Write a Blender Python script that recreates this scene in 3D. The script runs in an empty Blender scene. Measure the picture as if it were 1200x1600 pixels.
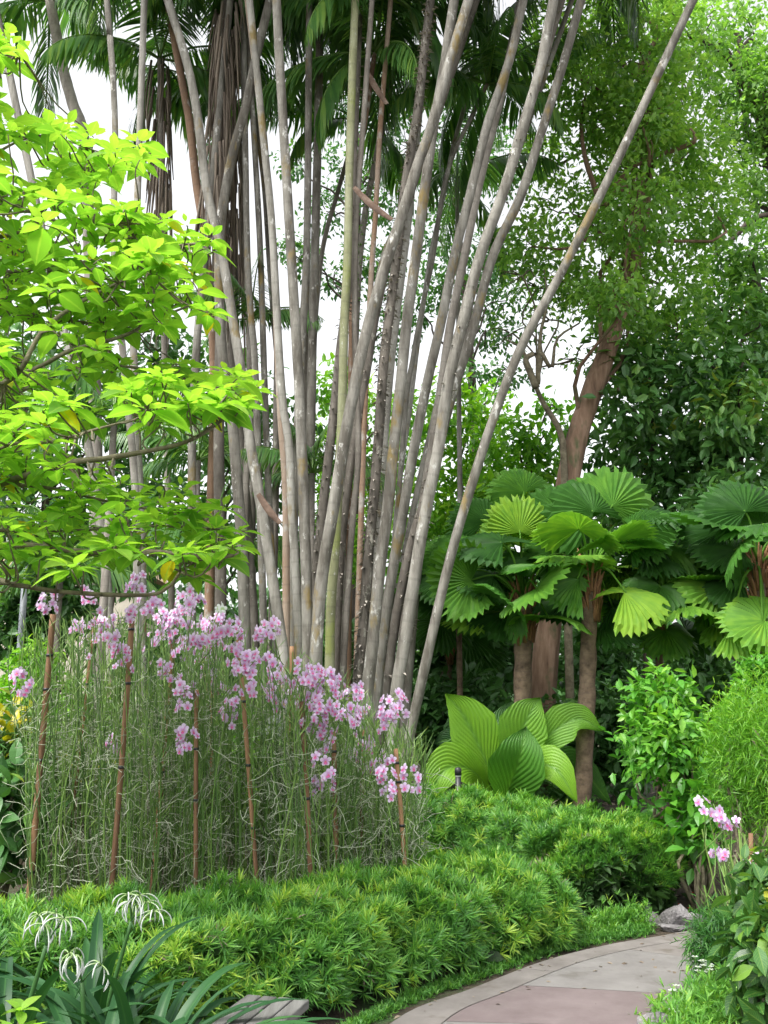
import bpy, math
import numpy as np
from mathutils import Vector

# ------------------------------------------------------------------ camera
SC = bpy.context.scene
COL = SC.collection
F, CX, CY = 1500.0, 600.0, 800.0
PITCH = math.atan(300 / 1500.0)
CAMZ = 1.6
cam = bpy.data.cameras.new('camera')
cam.sensor_fit = 'VERTICAL'
cam.sensor_height = 32.0
cam.lens = 32.0 * F / 1600.0
cam.clip_end = 2000
co = bpy.data.objects.new('camera', cam)
COL.objects.link(co)
co.location = (0, 0, CAMZ)
co.rotation_euler = (math.pi / 2 + PITCH, 0, 0)
SC.camera = co

# ------------------------------------------------------------------ light
SUN_EL, SUN_AZ = math.radians(58), math.radians(-138)      # azimuth from +Y, clockwise: behind the camera's left shoulder
w = bpy.data.worlds.new('World')
SC.world = w
w.use_nodes = True
nt = w.node_tree
bg = nt.nodes['Background']
sky = nt.nodes.new('ShaderNodeTexSky')
sky.sky_type = 'NISHITA'
sky.sun_disc = False
sky.sun_elevation = SUN_EL
sky.sun_rotation = SUN_AZ
sky.dust_density = 4.0
sky.air_density = 1.0
hs = nt.nodes.new('ShaderNodeHueSaturation')
hs.inputs['Saturation'].default_value = 0.10
nt.links.new(sky.outputs[0], hs.inputs['Color'])
nt.links.new(hs.outputs[0], bg.inputs['Color'])
bg.inputs['Strength'].default_value = 0.15
sl = bpy.data.lights.new('sun', 'SUN')
sl.energy = 1.2
sl.angle = math.radians(22)
sl.color = (1.0, 0.95, 0.86)
so = bpy.data.objects.new('sun', sl)
COL.objects.link(so)
sd = Vector((math.sin(SUN_AZ) * math.cos(SUN_EL), math.cos(SUN_AZ) * math.cos(SUN_EL), math.sin(SUN_EL)))
so.rotation_euler = sd.to_track_quat('Z', 'Y').to_euler()
SC.view_settings.view_transform = 'Standard'
SC.view_settings.look = 'None'
SC.view_settings.gamma = 1
SC.view_settings.exposure = 1.5
SC.render.engine = 'CYCLES'
cy = SC.cycles
cy.max_bounces = 7
cy.diffuse_bounces = 4
cy.glossy_bounces = 2
cy.transmission_bounces = 4
cy.transparent_max_bounces = 4
cy.use_denoising = True
cy.denoiser = 'OPENIMAGEDENOISE'
cy.denoising_input_passes = 'RGB_ALBEDO_NORMAL'
cy.sample_clamp_indirect = 6

R = np.random.default_rng(7)
def U(a, b, n=None): return R.uniform(a, b, n)

# ------------------------------------------------------------------ geometry helpers
sp_, cp_ = math.sin(PITCH), math.cos(PITCH)
def P(px, py, Y):
    """the world point seen at pixel (px, py) of the 1200x1600 photo at depth y = Y"""
    x = (px - CX) / F; yc = (CY - py) / F
    d = np.array([x, cp_ - yc * sp_, sp_ + yc * cp_])
    return np.array([0, 0, CAMZ]) + d * (Y / d[1])
def S(py, Y):
    yc = (CY - py) / F
    return Y / (cp_ - yc * sp_) / F
def sstep(a, b, x):
    t = np.clip((x - a) / (b - a), 0, 1); return t * t * (3 - 2 * t)
def gz(x, y):
    return 0.45 * sstep(7.6, 10.6, y) * (1 - 0.75 * sstep(2.0, 4.0, x) * (1 - sstep(8.5, 11, y)))
def nrm(v):
    v = np.asarray(v, float)
    return v / np.maximum(np.linalg.norm(v, axis=-1, keepdims=True), 1e-9)

class MB:
    """collects geometry for ONE mesh object"""
    def __init__(s): s.V = []; s.L = []; s.T = []; s.A = []; s.M = []; s.n = 0
    def raw(s, V, faces, luv=None, mat=0):
        V = np.asarray(V, float).reshape(-1, 3)
        s.V.append(V)
        s.L.append(np.concatenate([np.asarray(f) for f in faces]) + s.n)
        s.T.append(np.array([len(f) for f in faces]))
        s.A.append(np.zeros((len(V), 3)) if luv is None else np.asarray(luv, float).reshape(-1, 3))
        s.M.append(np.full(len(faces), mat)); s.n += len(V)
    def scatter(s, T, pos, d, n, sc, tint, mat=0, wid=None):
        TV, TL, TT, TA = T
        pos = np.asarray(pos, float).reshape(-1, 3); N = len(pos)
        if N == 0: return
        y = nrm(np.broadcast_to(d, (N, 3))); n = np.broadcast_to(n, (N, 3))
        x = np.cross(y, n); bad = np.linalg.norm(x, axis=1) < 1e-4
        x[bad] = np.cross(y[bad], [0.3, 0.9, 0.2]); x = nrm(x); z = np.cross(x, y)
        sc = np.broadcast_to(sc, (N,))[:, None, None]
        wd = sc if wid is None else np.broadcast_to(wid, (N,))[:, None, None] * sc
        V = pos[:, None] + wd * TV[None, :, 0:1] * x[:, None] + sc * TV[None, :, 1:2] * y[:, None] + sc * TV[None, :, 2:3] * z[:, None]
        k = len(TV)
        s.V.append(V.reshape(-1, 3))
        s.L.append((TL[None] + (np.arange(N) * k)[:, None]).ravel() + s.n)
        s.T.append(np.tile(TT, N))
        A = np.repeat(TA[None], N, 0).copy(); A[:, :, 2] = np.broadcast_to(tint, (N,))[:, None]
        s.A.append(A.reshape(-1, 3)); s.M.append(np.full(N * len(TT), mat)); s.n += N * k
    def tube(s, pts, rad, k=6, mat=0, tint=None, bump=0.0, cap=True):
        pts = np.asarray(pts, float); n = len(pts)
        rad = np.broadcast_to(rad, (n,)).astype(float)
        t = nrm(np.gradient(pts, axis=0))
        ref = np.array([1., 0, 0]) if abs(t[0][0]) < 0.8 else np.array([0, 1., 0])
        a = nrm(ref - t * (t @ ref)[:, None]); b = np.cross(t, a)
        th = np.arange(k) * 2 * math.pi / k
        rr = rad[:, None] * (1 + (U(-bump, bump, (n, k)) if bump else 0))
        V = pts[:, None] + rr[..., None] * (np.cos(th)[None, :, None] * a[:, None] + np.sin(th)[None, :, None] * b[:, None])
        i = np.arange(n - 1)[:, None] * k; j = np.arange(k)[None]; j2 = (j + 1) % k
        q = np.stack([i + j, i + j2, i + k + j2, i + k + j], -1).reshape(-1, 4)
        faces = list(q)
        if cap: faces += [np.arange(k)[::-1], np.arange(k) + (n - 1) * k]
        A = np.zeros((n, k, 3)); A[..., 0] = th; A[..., 1] = np.linspace(0, 1, n)[:, None]; A[..., 2] = U(0, 1) if tint is None else tint
        s.raw(V, faces, A, mat)
    def box(s, c, ax, ay, az, mat=0, tint=0.5):
        c = np.asarray(c, float); ax, ay, az = map(lambda v: np.asarray(v, float), (ax, ay, az))
        V = [c + i * ax + j * ay + k * az for k in (-1, 1) for j in (-1, 1) for i in (-1, 1)]
        s.raw(V, [(0, 2, 3, 1), (4, 5, 7, 6), (0, 1, 5, 4), (2, 6, 7, 3), (0, 4, 6, 2), (1, 3, 7, 5)], np.tile([0, 0, tint], (8, 1)), mat)
    def mesh(s, name, mats, smooth=True):
        V = np.concatenate(s.V); L = np.concatenate(s.L); T = np.concatenate(s.T)
        me = bpy.data.meshes.new(name)
        me.vertices.add(len(V)); me.vertices.foreach_set('co', V.ravel().astype(np.float32))
        me.loops.add(len(L)); me.loops.foreach_set('vertex_index', L.astype(np.int32))
        me.polygons.add(len(T))
        me.polygons.foreach_set('loop_start', (np.cumsum(T) - T).astype(np.int32))
        me.polygons.foreach_set('material_index', np.concatenate(s.M).astype(np.int32))
        at = me.attributes.new('luv', 'FLOAT_VECTOR', 'POINT')
        at.data.foreach_set('vector', np.concatenate(s.A).ravel().astype(np.float32))
        for m in (mats if isinstance(mats, (list, tuple)) else [mats]): me.materials.append(m)
        me.update(calc_edges=True)
        me.polygons.foreach_set('use_smooth', np.full(len(T), bool(smooth)))
        me.validate()
        return me
    def build(s, name, mats, parent=None, smooth=True):
        o = bpy.data.objects.new(name, s.mesh(name, mats, smooth))
        COL.objects.link(o)
        if parent is not None:
            o.parent = parent
            pl = parent
            off = Vector((0, 0, 0))
            while pl is not None: off += pl.location; pl = pl.parent
            o.data.transform(__import__('mathutils').Matrix.Translation(-off))
        return o

def tag(o, label=None, cat=None, group=None, kind=None):
    if label: o['label'] = label
    if cat: o['category'] = cat
    if group: o['group'] = group
    if kind: o['kind'] = kind
    return o
def thing(name, loc, label, cat, group=None):
    o = bpy.data.objects.new(name, None); COL.objects.link(o)
    o.location = tuple(float(v) for v in loc); o.empty_display_size = 0.1
    return tag(o, label, cat, group)
def inst(name, me, parent, loc, rotz=0.0, scale=1.0, rot=None):
    """one more part that shares mesh data; loc is in world space"""
    o = bpy.data.objects.new(name, me); COL.objects.link(o); o.parent = parent
    o.location = Vector([float(v) for v in loc]) - parent.location
    o.rotation_euler = rot if rot is not None else (0, 0, rotz)
    o.scale = (scale,) * 3 if np.isscalar(scale) else scale
    return o

def leaf_t(secs, fold=0.3, bend=0.0, tipz=None, centre=True):
    """unit leaf along +Y, facing +Z; secs = [(along, half width)]"""
    V = [(0, 0, 0)]; A = [(0, 0, 0)]; Fc = []
    z = lambda a: -bend * a * a
    rows = []
    for a, wd in secs:
        i = len(V)
        V += [(-wd, a, z(a) + fold * wd)]; A += [(-1, a, 0)]
        if centre: V += [(0, a, z(a))]; A += [(0, a, 0)]
        V += [(wd, a, z(a) + fold * wd)]; A += [(1, a, 0)]
        rows.append((i, i + 1, i + 2) if centre else (i, i + 1))
    t = len(V); V += [(0, 1, z(1))]; A += [(0, 1, 0)]
    r = rows[0]
    for c in range(len(r) - 1): Fc.append((0, r[c + 1], r[c]))
    for q, r in zip(rows, rows[1:]):
        for c in range(len(r) - 1): Fc.append((q[c], q[c + 1], r[c + 1], r[c]))
    r = rows[-1]
    for c in range(len(r) - 1): Fc.append((r[c], r[c + 1], t))
    return (np.array(V, float), np.concatenate([np.array(f) for f in Fc]), np.array([len(f) for f in Fc]), np.array(A, float))

T_FAR = leaf_t([(0.45, 0.24)], 0.25, 0.15, centre=False)
T_MID = leaf_t([(0.3, 0.22), (0.65, 0.2)], 0.3, 0.2)
T_BIG = leaf_t([(0.12, 0.10), (0.3, 0.215), (0.5, 0.24), (0.7, 0.19), (0.87, 0.09)], 0.28, 0.28)
T_NEEDLE = leaf_t([(0.35, 0.042), (0.7, 0.034)], 0.2, 0.18, centre=False)
T_LEAFLET = leaf_t([(0.15, 0.03), (0.5, 0.035), (0.8, 0.02)], 0.3, 0.25, centre=False)
T_PETAL = leaf_t([(0.3, 0.2), (0.65, 0.33), (0.9, 0.2)], -0.2, 0.2, centre=False)

# ------------------------------------------------------------------ materials
def new_mat(name):
    m = bpy.data.materials.new(name); m.use_nodes = True
    n = m.node_tree
    for x in list(n.nodes): n.nodes.remove(x)
    return m, n, n.nodes.new, n.links.new
def ramp(nd, stops):
    cr = nd.color_ramp
    while len(cr.elements) > 1: cr.elements.remove(cr.elements[-1])
    cr.elements[0].position = stops[0][0]; cr.elements[0].color = (*stops[0][1], 1)
    for p, c in stops[1:]:
        e = cr.elements.new(p); e.color = (*c, 1)
def leaf_mat(name, stops, transl=0.35, rough=0.42, vein=None, tip=None, spec=0.5, ribs=0, slope=-0.25, tcol=(1.25, 1.35, 0.6)):
    m, n, N, Lk = new_mat(name)
    at = N('ShaderNodeAttribute'); at.attribute_name = 'luv'
    sx = N('ShaderNodeSeparateXYZ'); Lk(at.outputs['Vector'], sx.inputs[0])
    geo = N('ShaderNodeNewGeometry')
    nz = N('ShaderNodeTexNoise'); nz.inputs['Scale'].default_value = 9.0; nz.inputs['Detail'].default_value = 3
    Lk(geo.outputs['Position'], nz.inputs['Vector'])
    ad = N('ShaderNodeMath'); ad.operation = 'MULTIPLY_ADD'; ad.inputs[1].default_value = 0.3
    Lk(nz.outputs['Fac'], ad.inputs[0])
    sb = N('ShaderNodeMath'); sb.operation = 'SUBTRACT'; Lk(sx.outputs['Z'], sb.inputs[0]); sb.inputs[1].default_value = 0.15
    Lk(sb.outputs[0], ad.inputs[2])
    rp = N('ShaderNodeValToRGB'); ramp(rp, stops); Lk(ad.outputs[0], rp.inputs[0])
    c = rp.outputs[0]
    def mix(c, fac, col):
        mx = N('ShaderNodeMix'); mx.data_type = 'RGBA'
        Lk(fac, mx.inputs['Factor']); Lk(c, mx.inputs['A']); mx.inputs['B'].default_value = (*col, 1)
        return mx.outputs['Result']
    if vein:
        ab = N('ShaderNodeMath'); ab.operation = 'ABSOLUTE'; Lk(sx.outputs['X'], ab.inputs[0])
        mr = N('ShaderNodeMapRange'); Lk(ab.outputs[0], mr.inputs['Value'])
        mr.inputs['From Min'].default_value = 0.0; mr.inputs['From Max'].default_value = 0.16
        mr.inputs['To Min'].default_value = 0.8; mr.inputs['To Max'].default_value = 0.0
        f = mr.outputs[0]
        if ribs:   # side veins slanting from the midrib
            ma = N('ShaderNodeMath'); ma.operation = 'MULTIPLY_ADD'; Lk(ab.outputs[0], ma.inputs[0]); ma.inputs[1].default_value = slope; Lk(sx.outputs['Y'], ma.inputs[2])
            mb = N('ShaderNodeMath'); mb.operation = 'MULTIPLY'; Lk(ma.outputs[0], mb.inputs[0]); mb.inputs[1].default_value = ribs
            fr = N('ShaderNodeMath'); fr.operation = 'FRACT'; Lk(mb.outputs[0], fr.inputs[0])
            ls = N('ShaderNodeMath'); ls.operation = 'LESS_THAN'; Lk(fr.outputs[0], ls.inputs[0]); ls.inputs[1].default_value = 0.16
            sc2 = N('ShaderNodeMath'); sc2.operation = 'MULTIPLY'; Lk(ls.outputs[0], sc2.inputs[0]); sc2.inputs[1].default_value = 0.6
            mx2 = N('ShaderNodeMath'); mx2.operation = 'MAXIMUM'; Lk(f, mx2.inputs[0]); Lk(sc2.outputs[0], mx2.inputs[1]); f = mx2.outputs[0]
        c = mix(c, f, vein)
    if tip:
        mr = N('ShaderNodeMapRange'); Lk(sx.outputs['Y'], mr.inputs['Value'])
        mr.inputs['From Min'].default_value = tip[1]; mr.inputs['From Max'].default_value = 1.0
        c = mix(c, mr.outputs[0], tip[0])
    pb = N('ShaderNodeBsdfPrincipled'); Lk(c, pb.inputs['Base Color']); pb.inputs['Roughness'].default_value = rough
    pb.inputs['Specular IOR Level'].default_value = spec
    tr = N('ShaderNodeBsdfTranslucent')
    vm = N('ShaderNodeVectorMath'); vm.operation = 'MULTIPLY'; Lk(c, vm.inputs[0]); vm.inputs[1].default_value = tcol
    Lk(vm.outputs[0], tr.inputs['Color'])
    ms = N('ShaderNodeMixShader'); ms.inputs[0].default_value = transl
    Lk(pb.outputs[0], ms.inputs[1]); Lk(tr.outputs[0], ms.inputs[2])
    out = N('ShaderNodeOutputMaterial'); Lk(ms.outputs[0], out.inputs['Surface'])
    return m
def rough_mat(name, stops, scale=6.0, stretch=(1, 1, 1), detail=6, rough=0.85, bump=0.3, spots=None, spots2=None, tint=0.0, rings=None):
    """noise coloured solid; spots = (colour, scale, threshold) blotches of lichen or stain"""
    m, n, N, Lk = new_mat(name)
    tc = N('ShaderNodeNewGeometry'); mp = N('ShaderNodeMapping'); mp.inputs['Scale'].default_value = stretch
    Lk(tc.outputs['Position'], mp.inputs['Vector'])
    m3 = N('ShaderNodeMapping'); m3.inputs['Scale'].default_value = (1, 1, 0.5 if stretch[2] < 1 else 1)
    Lk(tc.outputs['Position'], m3.inputs['Vector'])
    nz = N('ShaderNodeTexNoise'); nz.inputs['Scale'].default_value = scale; nz.inputs['Detail'].default_value = detail; nz.inputs['Roughness'].default_value = 0.65
    Lk(mp.outputs[0], nz.inputs['Vector'])
    at = N('ShaderNodeAttribute'); at.attribute_name = 'luv'
    sx = N('ShaderNodeSeparateXYZ'); Lk(at.outputs['Vector'], sx.inputs[0])
    tm = N('ShaderNodeMath'); tm.operation = 'MULTIPLY_ADD'; Lk(sx.outputs['Z'], tm.inputs[0]); tm.inputs[1].default_value = tint; 
    ad = N('ShaderNodeMath'); ad.operation = 'ADD'; Lk(nz.outputs['Fac'], ad.inputs[0]); ad.inputs[1].default_value = -tint / 2
    Lk(ad.outputs[0], tm.inputs[2])
    rp = N('ShaderNodeValToRGB'); ramp(rp, stops); Lk(tm.outputs[0], rp.inputs[0])
    c = rp.outputs[0]
    for sp in (spots, spots2):
        if not sp: continue
        n2 = N('ShaderNodeTexNoise'); n2.inputs['Scale'].default_value = sp[1]; n2.inputs['Detail'].default_value = 4; n2.inputs['Roughness'].default_value = 0.7
        off = N('ShaderNodeVectorMath'); off.operation = 'ADD'; Lk(m3.outputs[0], off.inputs[0]); off.inputs[1].default_value = (sp[1], 3.1, 7.7)
        Lk(off.outputs[0], n2.inputs['Vector'])
        mr = N('ShaderNodeMapRange'); Lk(n2.outputs['Fac'], mr.inputs['Value'])
        mr.inputs['From Min'].default_value = sp[2]; mr.inputs['From Max'].default_value = sp[2] + 0.09
        mx = N('ShaderNodeMix'); mx.data_type = 'RGBA'; Lk(mr.outputs[0], mx.inputs['Factor']); Lk(c, mx.inputs['A']); mx.inputs['B'].default_value = (*sp[0], 1)
        c = mx.outputs['Result']
    if rings:   # leaf scars: thin rings up the stem
        mr = N('ShaderNodeMath'); mr.operation = 'MULTIPLY'; Lk(sx.outputs['Y'], mr.inputs[0]); mr.inputs[1].default_value = rings
        fr = N('ShaderNodeMath'); fr.operation = 'FRACT'; Lk(mr.outputs[0], fr.inputs[0])
        ls = N('ShaderNodeMath'); ls.operation = 'LESS_THAN'; Lk(fr.outputs[0], ls.inputs[0]); ls.inputs[1].default_value = 0.12
        hf = N('ShaderNodeMath'); hf.operation = 'MULTIPLY'; Lk(ls.outputs[0], hf.inputs[0]); hf.inputs[1].default_value = 0.16
        mx = N('ShaderNodeMix'); mx.data_type = 'RGBA'; Lk(hf.outputs[0], mx.inputs['Factor']); Lk(c, mx.inputs['A']); mx.inputs['B'].default_value = (0.06, 0.05, 0.045, 1)
        c = mx.outputs['Result']
    pb = N('ShaderNodeBsdfPrincipled'); Lk(c, pb.inputs['Base Color']); pb.inputs['Roughness'].default_value = rough
    if bump:
        bp = N('ShaderNodeBump'); bp.inputs['Strength'].default_value = bump; bp.inputs['Distance'].default_value = 0.03
        Lk(nz.outputs['Fac'], bp.inputs['Height']); Lk(bp.outputs[0], pb.inputs['Normal'])
    out = N('ShaderNodeOutputMaterial'); Lk(pb.outputs[0], out.inputs['Surface'])
    return m

M_LIME = leaf_mat('lime_leaf', [(0, (0.13, 0.33, 0.05)), (0.5, (0.245, 0.465, 0.06)), (0.93, (0.38, 0.57, 0.085)), (1.0, (0.62, 0.50, 0.03))], 0.58, 0.5, vein=(0.38, 0.58, 0.10), spec=0.3)
M_FROND = leaf_mat('palm_frond_leaf', [(0, (0.04, 0.12, 0.035)), (0.6, (0.10, 0.24, 0.06)), (1, (0.22, 0.36, 0.07))], 0.4, 0.35)
M_DEAD = leaf_mat('dead_frond_leaf', [(0, (0.10, 0.075, 0.055)), (1, (0.27, 0.22, 0.17))], 0.1, 0.8)
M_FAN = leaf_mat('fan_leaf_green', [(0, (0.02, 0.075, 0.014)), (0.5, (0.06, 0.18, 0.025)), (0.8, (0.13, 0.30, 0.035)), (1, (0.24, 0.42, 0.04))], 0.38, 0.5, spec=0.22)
M_JOEY = leaf_mat('pleated_leaf_green', [(0, (0.02, 0.08, 0.025)), (0.5, (0.08, 0.23, 0.025)), (1, (0.21, 0.42, 0.03))], 0.42, 0.42, spec=0.35, vein=(0.12, 0.28, 0.04), ribs=26, slope=-0.55)
M_HEDGE = leaf_mat('hedge_leaf', [(0, (0.03, 0.11, 0.03)), (0.45, (0.08, 0.24, 0.045)), (0.8, (0.18, 0.40, 0.06)), (1, (0.37, 0.53, 0.07))], 0.4, 0.45)
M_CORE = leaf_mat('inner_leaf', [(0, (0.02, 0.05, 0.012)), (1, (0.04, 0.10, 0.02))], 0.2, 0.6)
M_TREE = leaf_mat('tree_leaf', [(0, (0.075, 0.19, 0.045)), (0.5, (0.17, 0.34, 0.075)), (0.85, (0.27, 0.47, 0.10)), (1, (0.36, 0.54, 0.13))], 0.52, 0.45)
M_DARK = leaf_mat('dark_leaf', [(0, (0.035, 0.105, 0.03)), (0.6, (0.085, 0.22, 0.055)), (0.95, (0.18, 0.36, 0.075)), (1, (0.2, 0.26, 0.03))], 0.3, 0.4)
M_BLUE = leaf_mat('cool_leaf', [(0, (0.03, 0.10, 0.035)), (0.6, (0.07, 0.19, 0.055)), (1, (0.15, 0.30, 0.06))], 0.4, 0.45)
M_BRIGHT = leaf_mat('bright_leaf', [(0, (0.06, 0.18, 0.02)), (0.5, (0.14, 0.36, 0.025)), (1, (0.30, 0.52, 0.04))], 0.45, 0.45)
M_SHRUB = leaf_mat('shrub_leaf', [(0, (0.04, 0.15, 0.02)), (0.5, (0.10, 0.32, 0.035)), (1, (0.24, 0.48, 0.06))], 0.4, 0.38)
M_LILY = leaf_mat('lily_strap_leaf', [(0, (0.016, 0.06, 0.022)), (0.6, (0.028, 0.095, 0.03)), (1, (0.06, 0.15, 0.04))], 0.2, 0.42, spec=0.3, vein=(0.05, 0.14, 0.04))
M_CROTON = leaf_mat('yellow_spotted_leaf', [(0, (0.02, 0.06, 0.015)), (0.62, (0.05, 0.13, 0.02)), (0.74, (0.45, 0.42, 0.02)), (1, (0.62, 0.50, 0.03))], 0.3, 0.35)
M_VEINED = leaf_mat('veined_leaf', [(0, (0.02, 0.07, 0.02)), (0.7, (0.05, 0.16, 0.03)), (0.93, (0.16, 0.3, 0.03)), (1, (0.5, 0.5, 0.05))], 0.3, 0.35, vein=(0.17, 0.29, 0.06), ribs=9)
M_STEM = leaf_mat('orchid_stem_green', [(0, (0.045, 0.10, 0.025)), (0.5, (0.12, 0.24, 0.05)), (1, (0.28, 0.42, 0.10))], 0.12, 0.5)
M_ROOT = leaf_mat('orchid_root_pale', [(0, (0.20, 0.25, 0.14)), (1, (0.52, 0.56, 0.43))], 0.05, 0.75)
def petal_mat(name, edge, mid, core):
    m, n, N, Lk = new_mat(name)
    at = N('ShaderNodeAttribute'); at.attribute_name = 'luv'
    sx = N('ShaderNodeSeparateXYZ'); Lk(at.outputs['Vector'], sx.inputs[0])
    rp = N('ShaderNodeValToRGB'); ramp(rp, [(0, core), (0.22, core), (0.5, mid), (0.95, edge)]); Lk(sx.outputs['Y'], rp.inputs[0])
    pb = N('ShaderNodeBsdfPrincipled'); Lk(rp.outputs[0], pb.inputs['Base Color']); pb.inputs['Roughness'].default_value = 0.55
    tr = N('ShaderNodeBsdfTranslucent'); Lk(rp.outputs[0], tr.inputs['Color'])
    ms = N('ShaderNodeMixShader'); ms.inputs[0].default_value = 0.35; Lk(pb.outputs[0], ms.inputs[1]); Lk(tr.outputs[0], ms.inputs[2])
    out = N('ShaderNodeOutputMaterial'); Lk(ms.outputs[0], out.inputs['Surface'])
    return m
M_PETAL = petal_mat('lilac_petal', (0.83, 0.74, 0.90), (0.76, 0.59, 0.85), (0.68, 0.32, 0.66))
M_LIP = petal_mat('magenta_lip', (0.70, 0.22, 0.50), (0.66, 0.10, 0.36), (0.60, 0.25, 0.10))
M_WHITEP = petal_mat('white_petal', (0.70, 0.73, 0.72), (0.68, 0.72, 0.68), (0.35, 0.5, 0.2))
M_REDP = petal_mat('red_petal', (0.65, 0.05, 0.03), (0.6, 0.05, 0.03), (0.5, 0.1, 0.03))

M_PALM = rough_mat('palm_bark_grey', [(0.28, (0.095, 0.086, 0.07)), (0.5, (0.25, 0.238, 0.208)), (0.72, (0.40, 0.388, 0.35))], 8, (1, 1, 0.22), 10, 0.95, 0.9, spots=((0.52, 0.515, 0.48), 9, 0.60), spots2=((0.20, 0.15, 0.06), 2.6, 0.575), tint=0.3, rings=40)
M_PALMG = rough_mat('palm_bark_mossy', [(0.25, (0.11, 0.11, 0.06)), (0.5, (0.22, 0.23, 0.12)), (0.75, (0.35, 0.36, 0.24))], 5, (1, 1, 0.35), 7, 0.9, 0.5, spots=((0.5, 0.5, 0.44), 26, 0.62), spots2=((0.22, 0.25, 0.08), 2.5, 0.54), tint=0.3, rings=44)
M_PALMO = rough_mat('palm_bark_orange', [(0.25, (0.15, 0.09, 0.055)), (0.5, (0.28, 0.175, 0.11)), (0.75, (0.36, 0.29, 0.23))], 3, (1, 1, 0.3), 7, 0.85, 0.4, spots=((0.42, 0.39, 0.35), 5, 0.56), tint=0.3, rings=40)
M_PALMD = rough_mat('palm_bark_dark', [(0.25, (0.07, 0.062, 0.05)), (0.5, (0.175, 0.155, 0.132)), (0.75, (0.32, 0.295, 0.26))], 7, (1, 1, 0.3), 9, 0.92, 0.7, spots=((0.34, 0.33, 0.28), 9, 0.6), tint=0.3, rings=44)
M_THORN = rough_mat('trunk_thorn', [(0.3, (0.16, 0.14, 0.11)), (0.65, (0.50, 0.46, 0.40))], 20, tint=0.5, bump=0)
M_BARK = rough_mat('reddish_brown_bark', [(0.3, (0.08, 0.048, 0.032)), (0.5, (0.22, 0.14, 0.092)), (0.72, (0.36, 0.25, 0.18))], 9, (1, 1, 0.16), 8, 0.95, 0.9, spots=((0.10, 0.11, 0.05), 2.2, 0.6))
M_LIMB = rough_mat('grey_branch_bark', [(0.3, (0.07, 0.06, 0.035)), (0.7, (0.24, 0.21, 0.14))], 14, (1, 1, 1), 5, 0.9, 0.4)
M_BLACKLIMB = rough_mat('dark_branch_bark', [(0.3, (0.02, 0.016, 0.012)), (0.7, (0.08, 0.06, 0.045))], 10, (1, 1, 0.4), 6, 0.9, 0.5)
M_FANTRUNK = rough_mat('fan_palm_trunk', [(0.3, (0.06, 0.04, 0.026)), (0.7, (0.21, 0.15, 0.10))], 10, (1, 1, 1.2), 6, 0.95, 0.8, rings=26)
M_FIBRE = rough_mat('brown_crown_fibre', [(0.3, (0.12, 0.055, 0.025)), (0.7, (0.36, 0.19, 0.09))], 22, (1, 1, 0.3), 6, 0.95, 0.8)
M_SHEATH = rough_mat('dry_sheath', [(0.3, (0.07, 0.042, 0.03)), (0.55, (0.17, 0.11, 0.078)), (0.75, (0.30, 0.24, 0.19))], 7, (1, 1, 1), 7, 0.8, 0.5)
M_STAKE = rough_mat('stake_wood', [(0.3, (0.13, 0.068, 0.034)), (0.7, (0.36, 0.205, 0.105))], 12, (1, 1, 0.12), 5, 0.8, 0.3, tint=0.25)
M_BENCH = rough_mat('weathered_grey_board', [(0.3, (0.055, 0.054, 0.05)), (0.7, (0.15, 0.148, 0.14))], 30, (1, 0.05, 1), 6, 0.85, 0.15, tint=0.3)
M_ROCK = rough_mat('grey_stone', [(0.3, (0.08, 0.075, 0.075)), (0.7, (0.25, 0.235, 0.24))], 5, (1, 1, 1), 8, 0.9, 0.9, spots=((0.10, 0.12, 0.05), 3, 0.58))
M_SOIL = rough_mat('soil_litter', [(0.3, (0.02, 0.015, 0.01)), (0.55, (0.055, 0.04, 0.026)), (0.75, (0.10, 0.075, 0.05))], 9, (1, 1, 1), 10, 0.95, 1.0, spots=((0.035, 0.07, 0.018), 1.2, 0.55))
M_PGREY = rough_mat('path_grey_concrete', [(0.3, (0.145, 0.135, 0.131)), (0.7, (0.222, 0.21, 0.204))], 3.5, (1, 1, 1), 12, 0.85, 0.12, spots=((0.135, 0.124, 0.115), 2.3, 0.57), spots2=((0.06, 0.055, 0.045), 48, 0.67))
M_PBEIGE = rough_mat('path_beige_concrete', [(0.3, (0.135, 0.12, 0.112)), (0.7, (0.215, 0.196, 0.186))], 4, (1, 1, 1), 12, 0.85, 0.12, spots=((0.125, 0.108, 0.094), 2.0, 0.56), spots2=((0.06, 0.055, 0.045), 48, 0.66))
M_PRED = rough_mat('path_red_concrete', [(0.3, (0.128, 0.098, 0.099)), (0.7, (0.188, 0.151, 0.152))], 4, (1, 1, 1), 12, 0.85, 0.12, spots=((0.15, 0.122, 0.12), 2.6, 0.57), spots2=((0.06, 0.045, 0.042), 48, 0.67))
M_JOINT = rough_mat('path_joint', [(0.3, (0.10, 0.09, 0.08)), (0.7, (0.2, 0.185, 0.165))], 12)
M_POST = rough_mat('lamp_post_paint', [(0.3, (0.13, 0.145, 0.165)), (0.7, (0.22, 0.24, 0.27))], 8, rough=0.5, bump=0.05)
M_BLACK = rough_mat('black_metal', [(0.3, (0.012, 0.012, 0.014)), (0.7, (0.03, 0.03, 0.035))], 8, rough=0.4, bump=0.05)
M_GLASS = rough_mat('milky_lamp_glass', [(0.3, (0.55, 0.56, 0.55)), (0.7, (0.65, 0.66, 0.65))], 8, rough=0.2, bump=0)
M_WALL = rough_mat('cream_house_wall', [(0.3, (0.42, 0.38, 0.30)), (0.7, (0.52, 0.48, 0.40))], 3, bump=0.1)
M_ROOF = rough_mat('tan_roof_tile', [(0.3, (0.30, 0.20, 0.13)), (0.7, (0.48, 0.35, 0.24))], 6, (0.3, 1, 6), 5, 0.9, 0.8)

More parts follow.
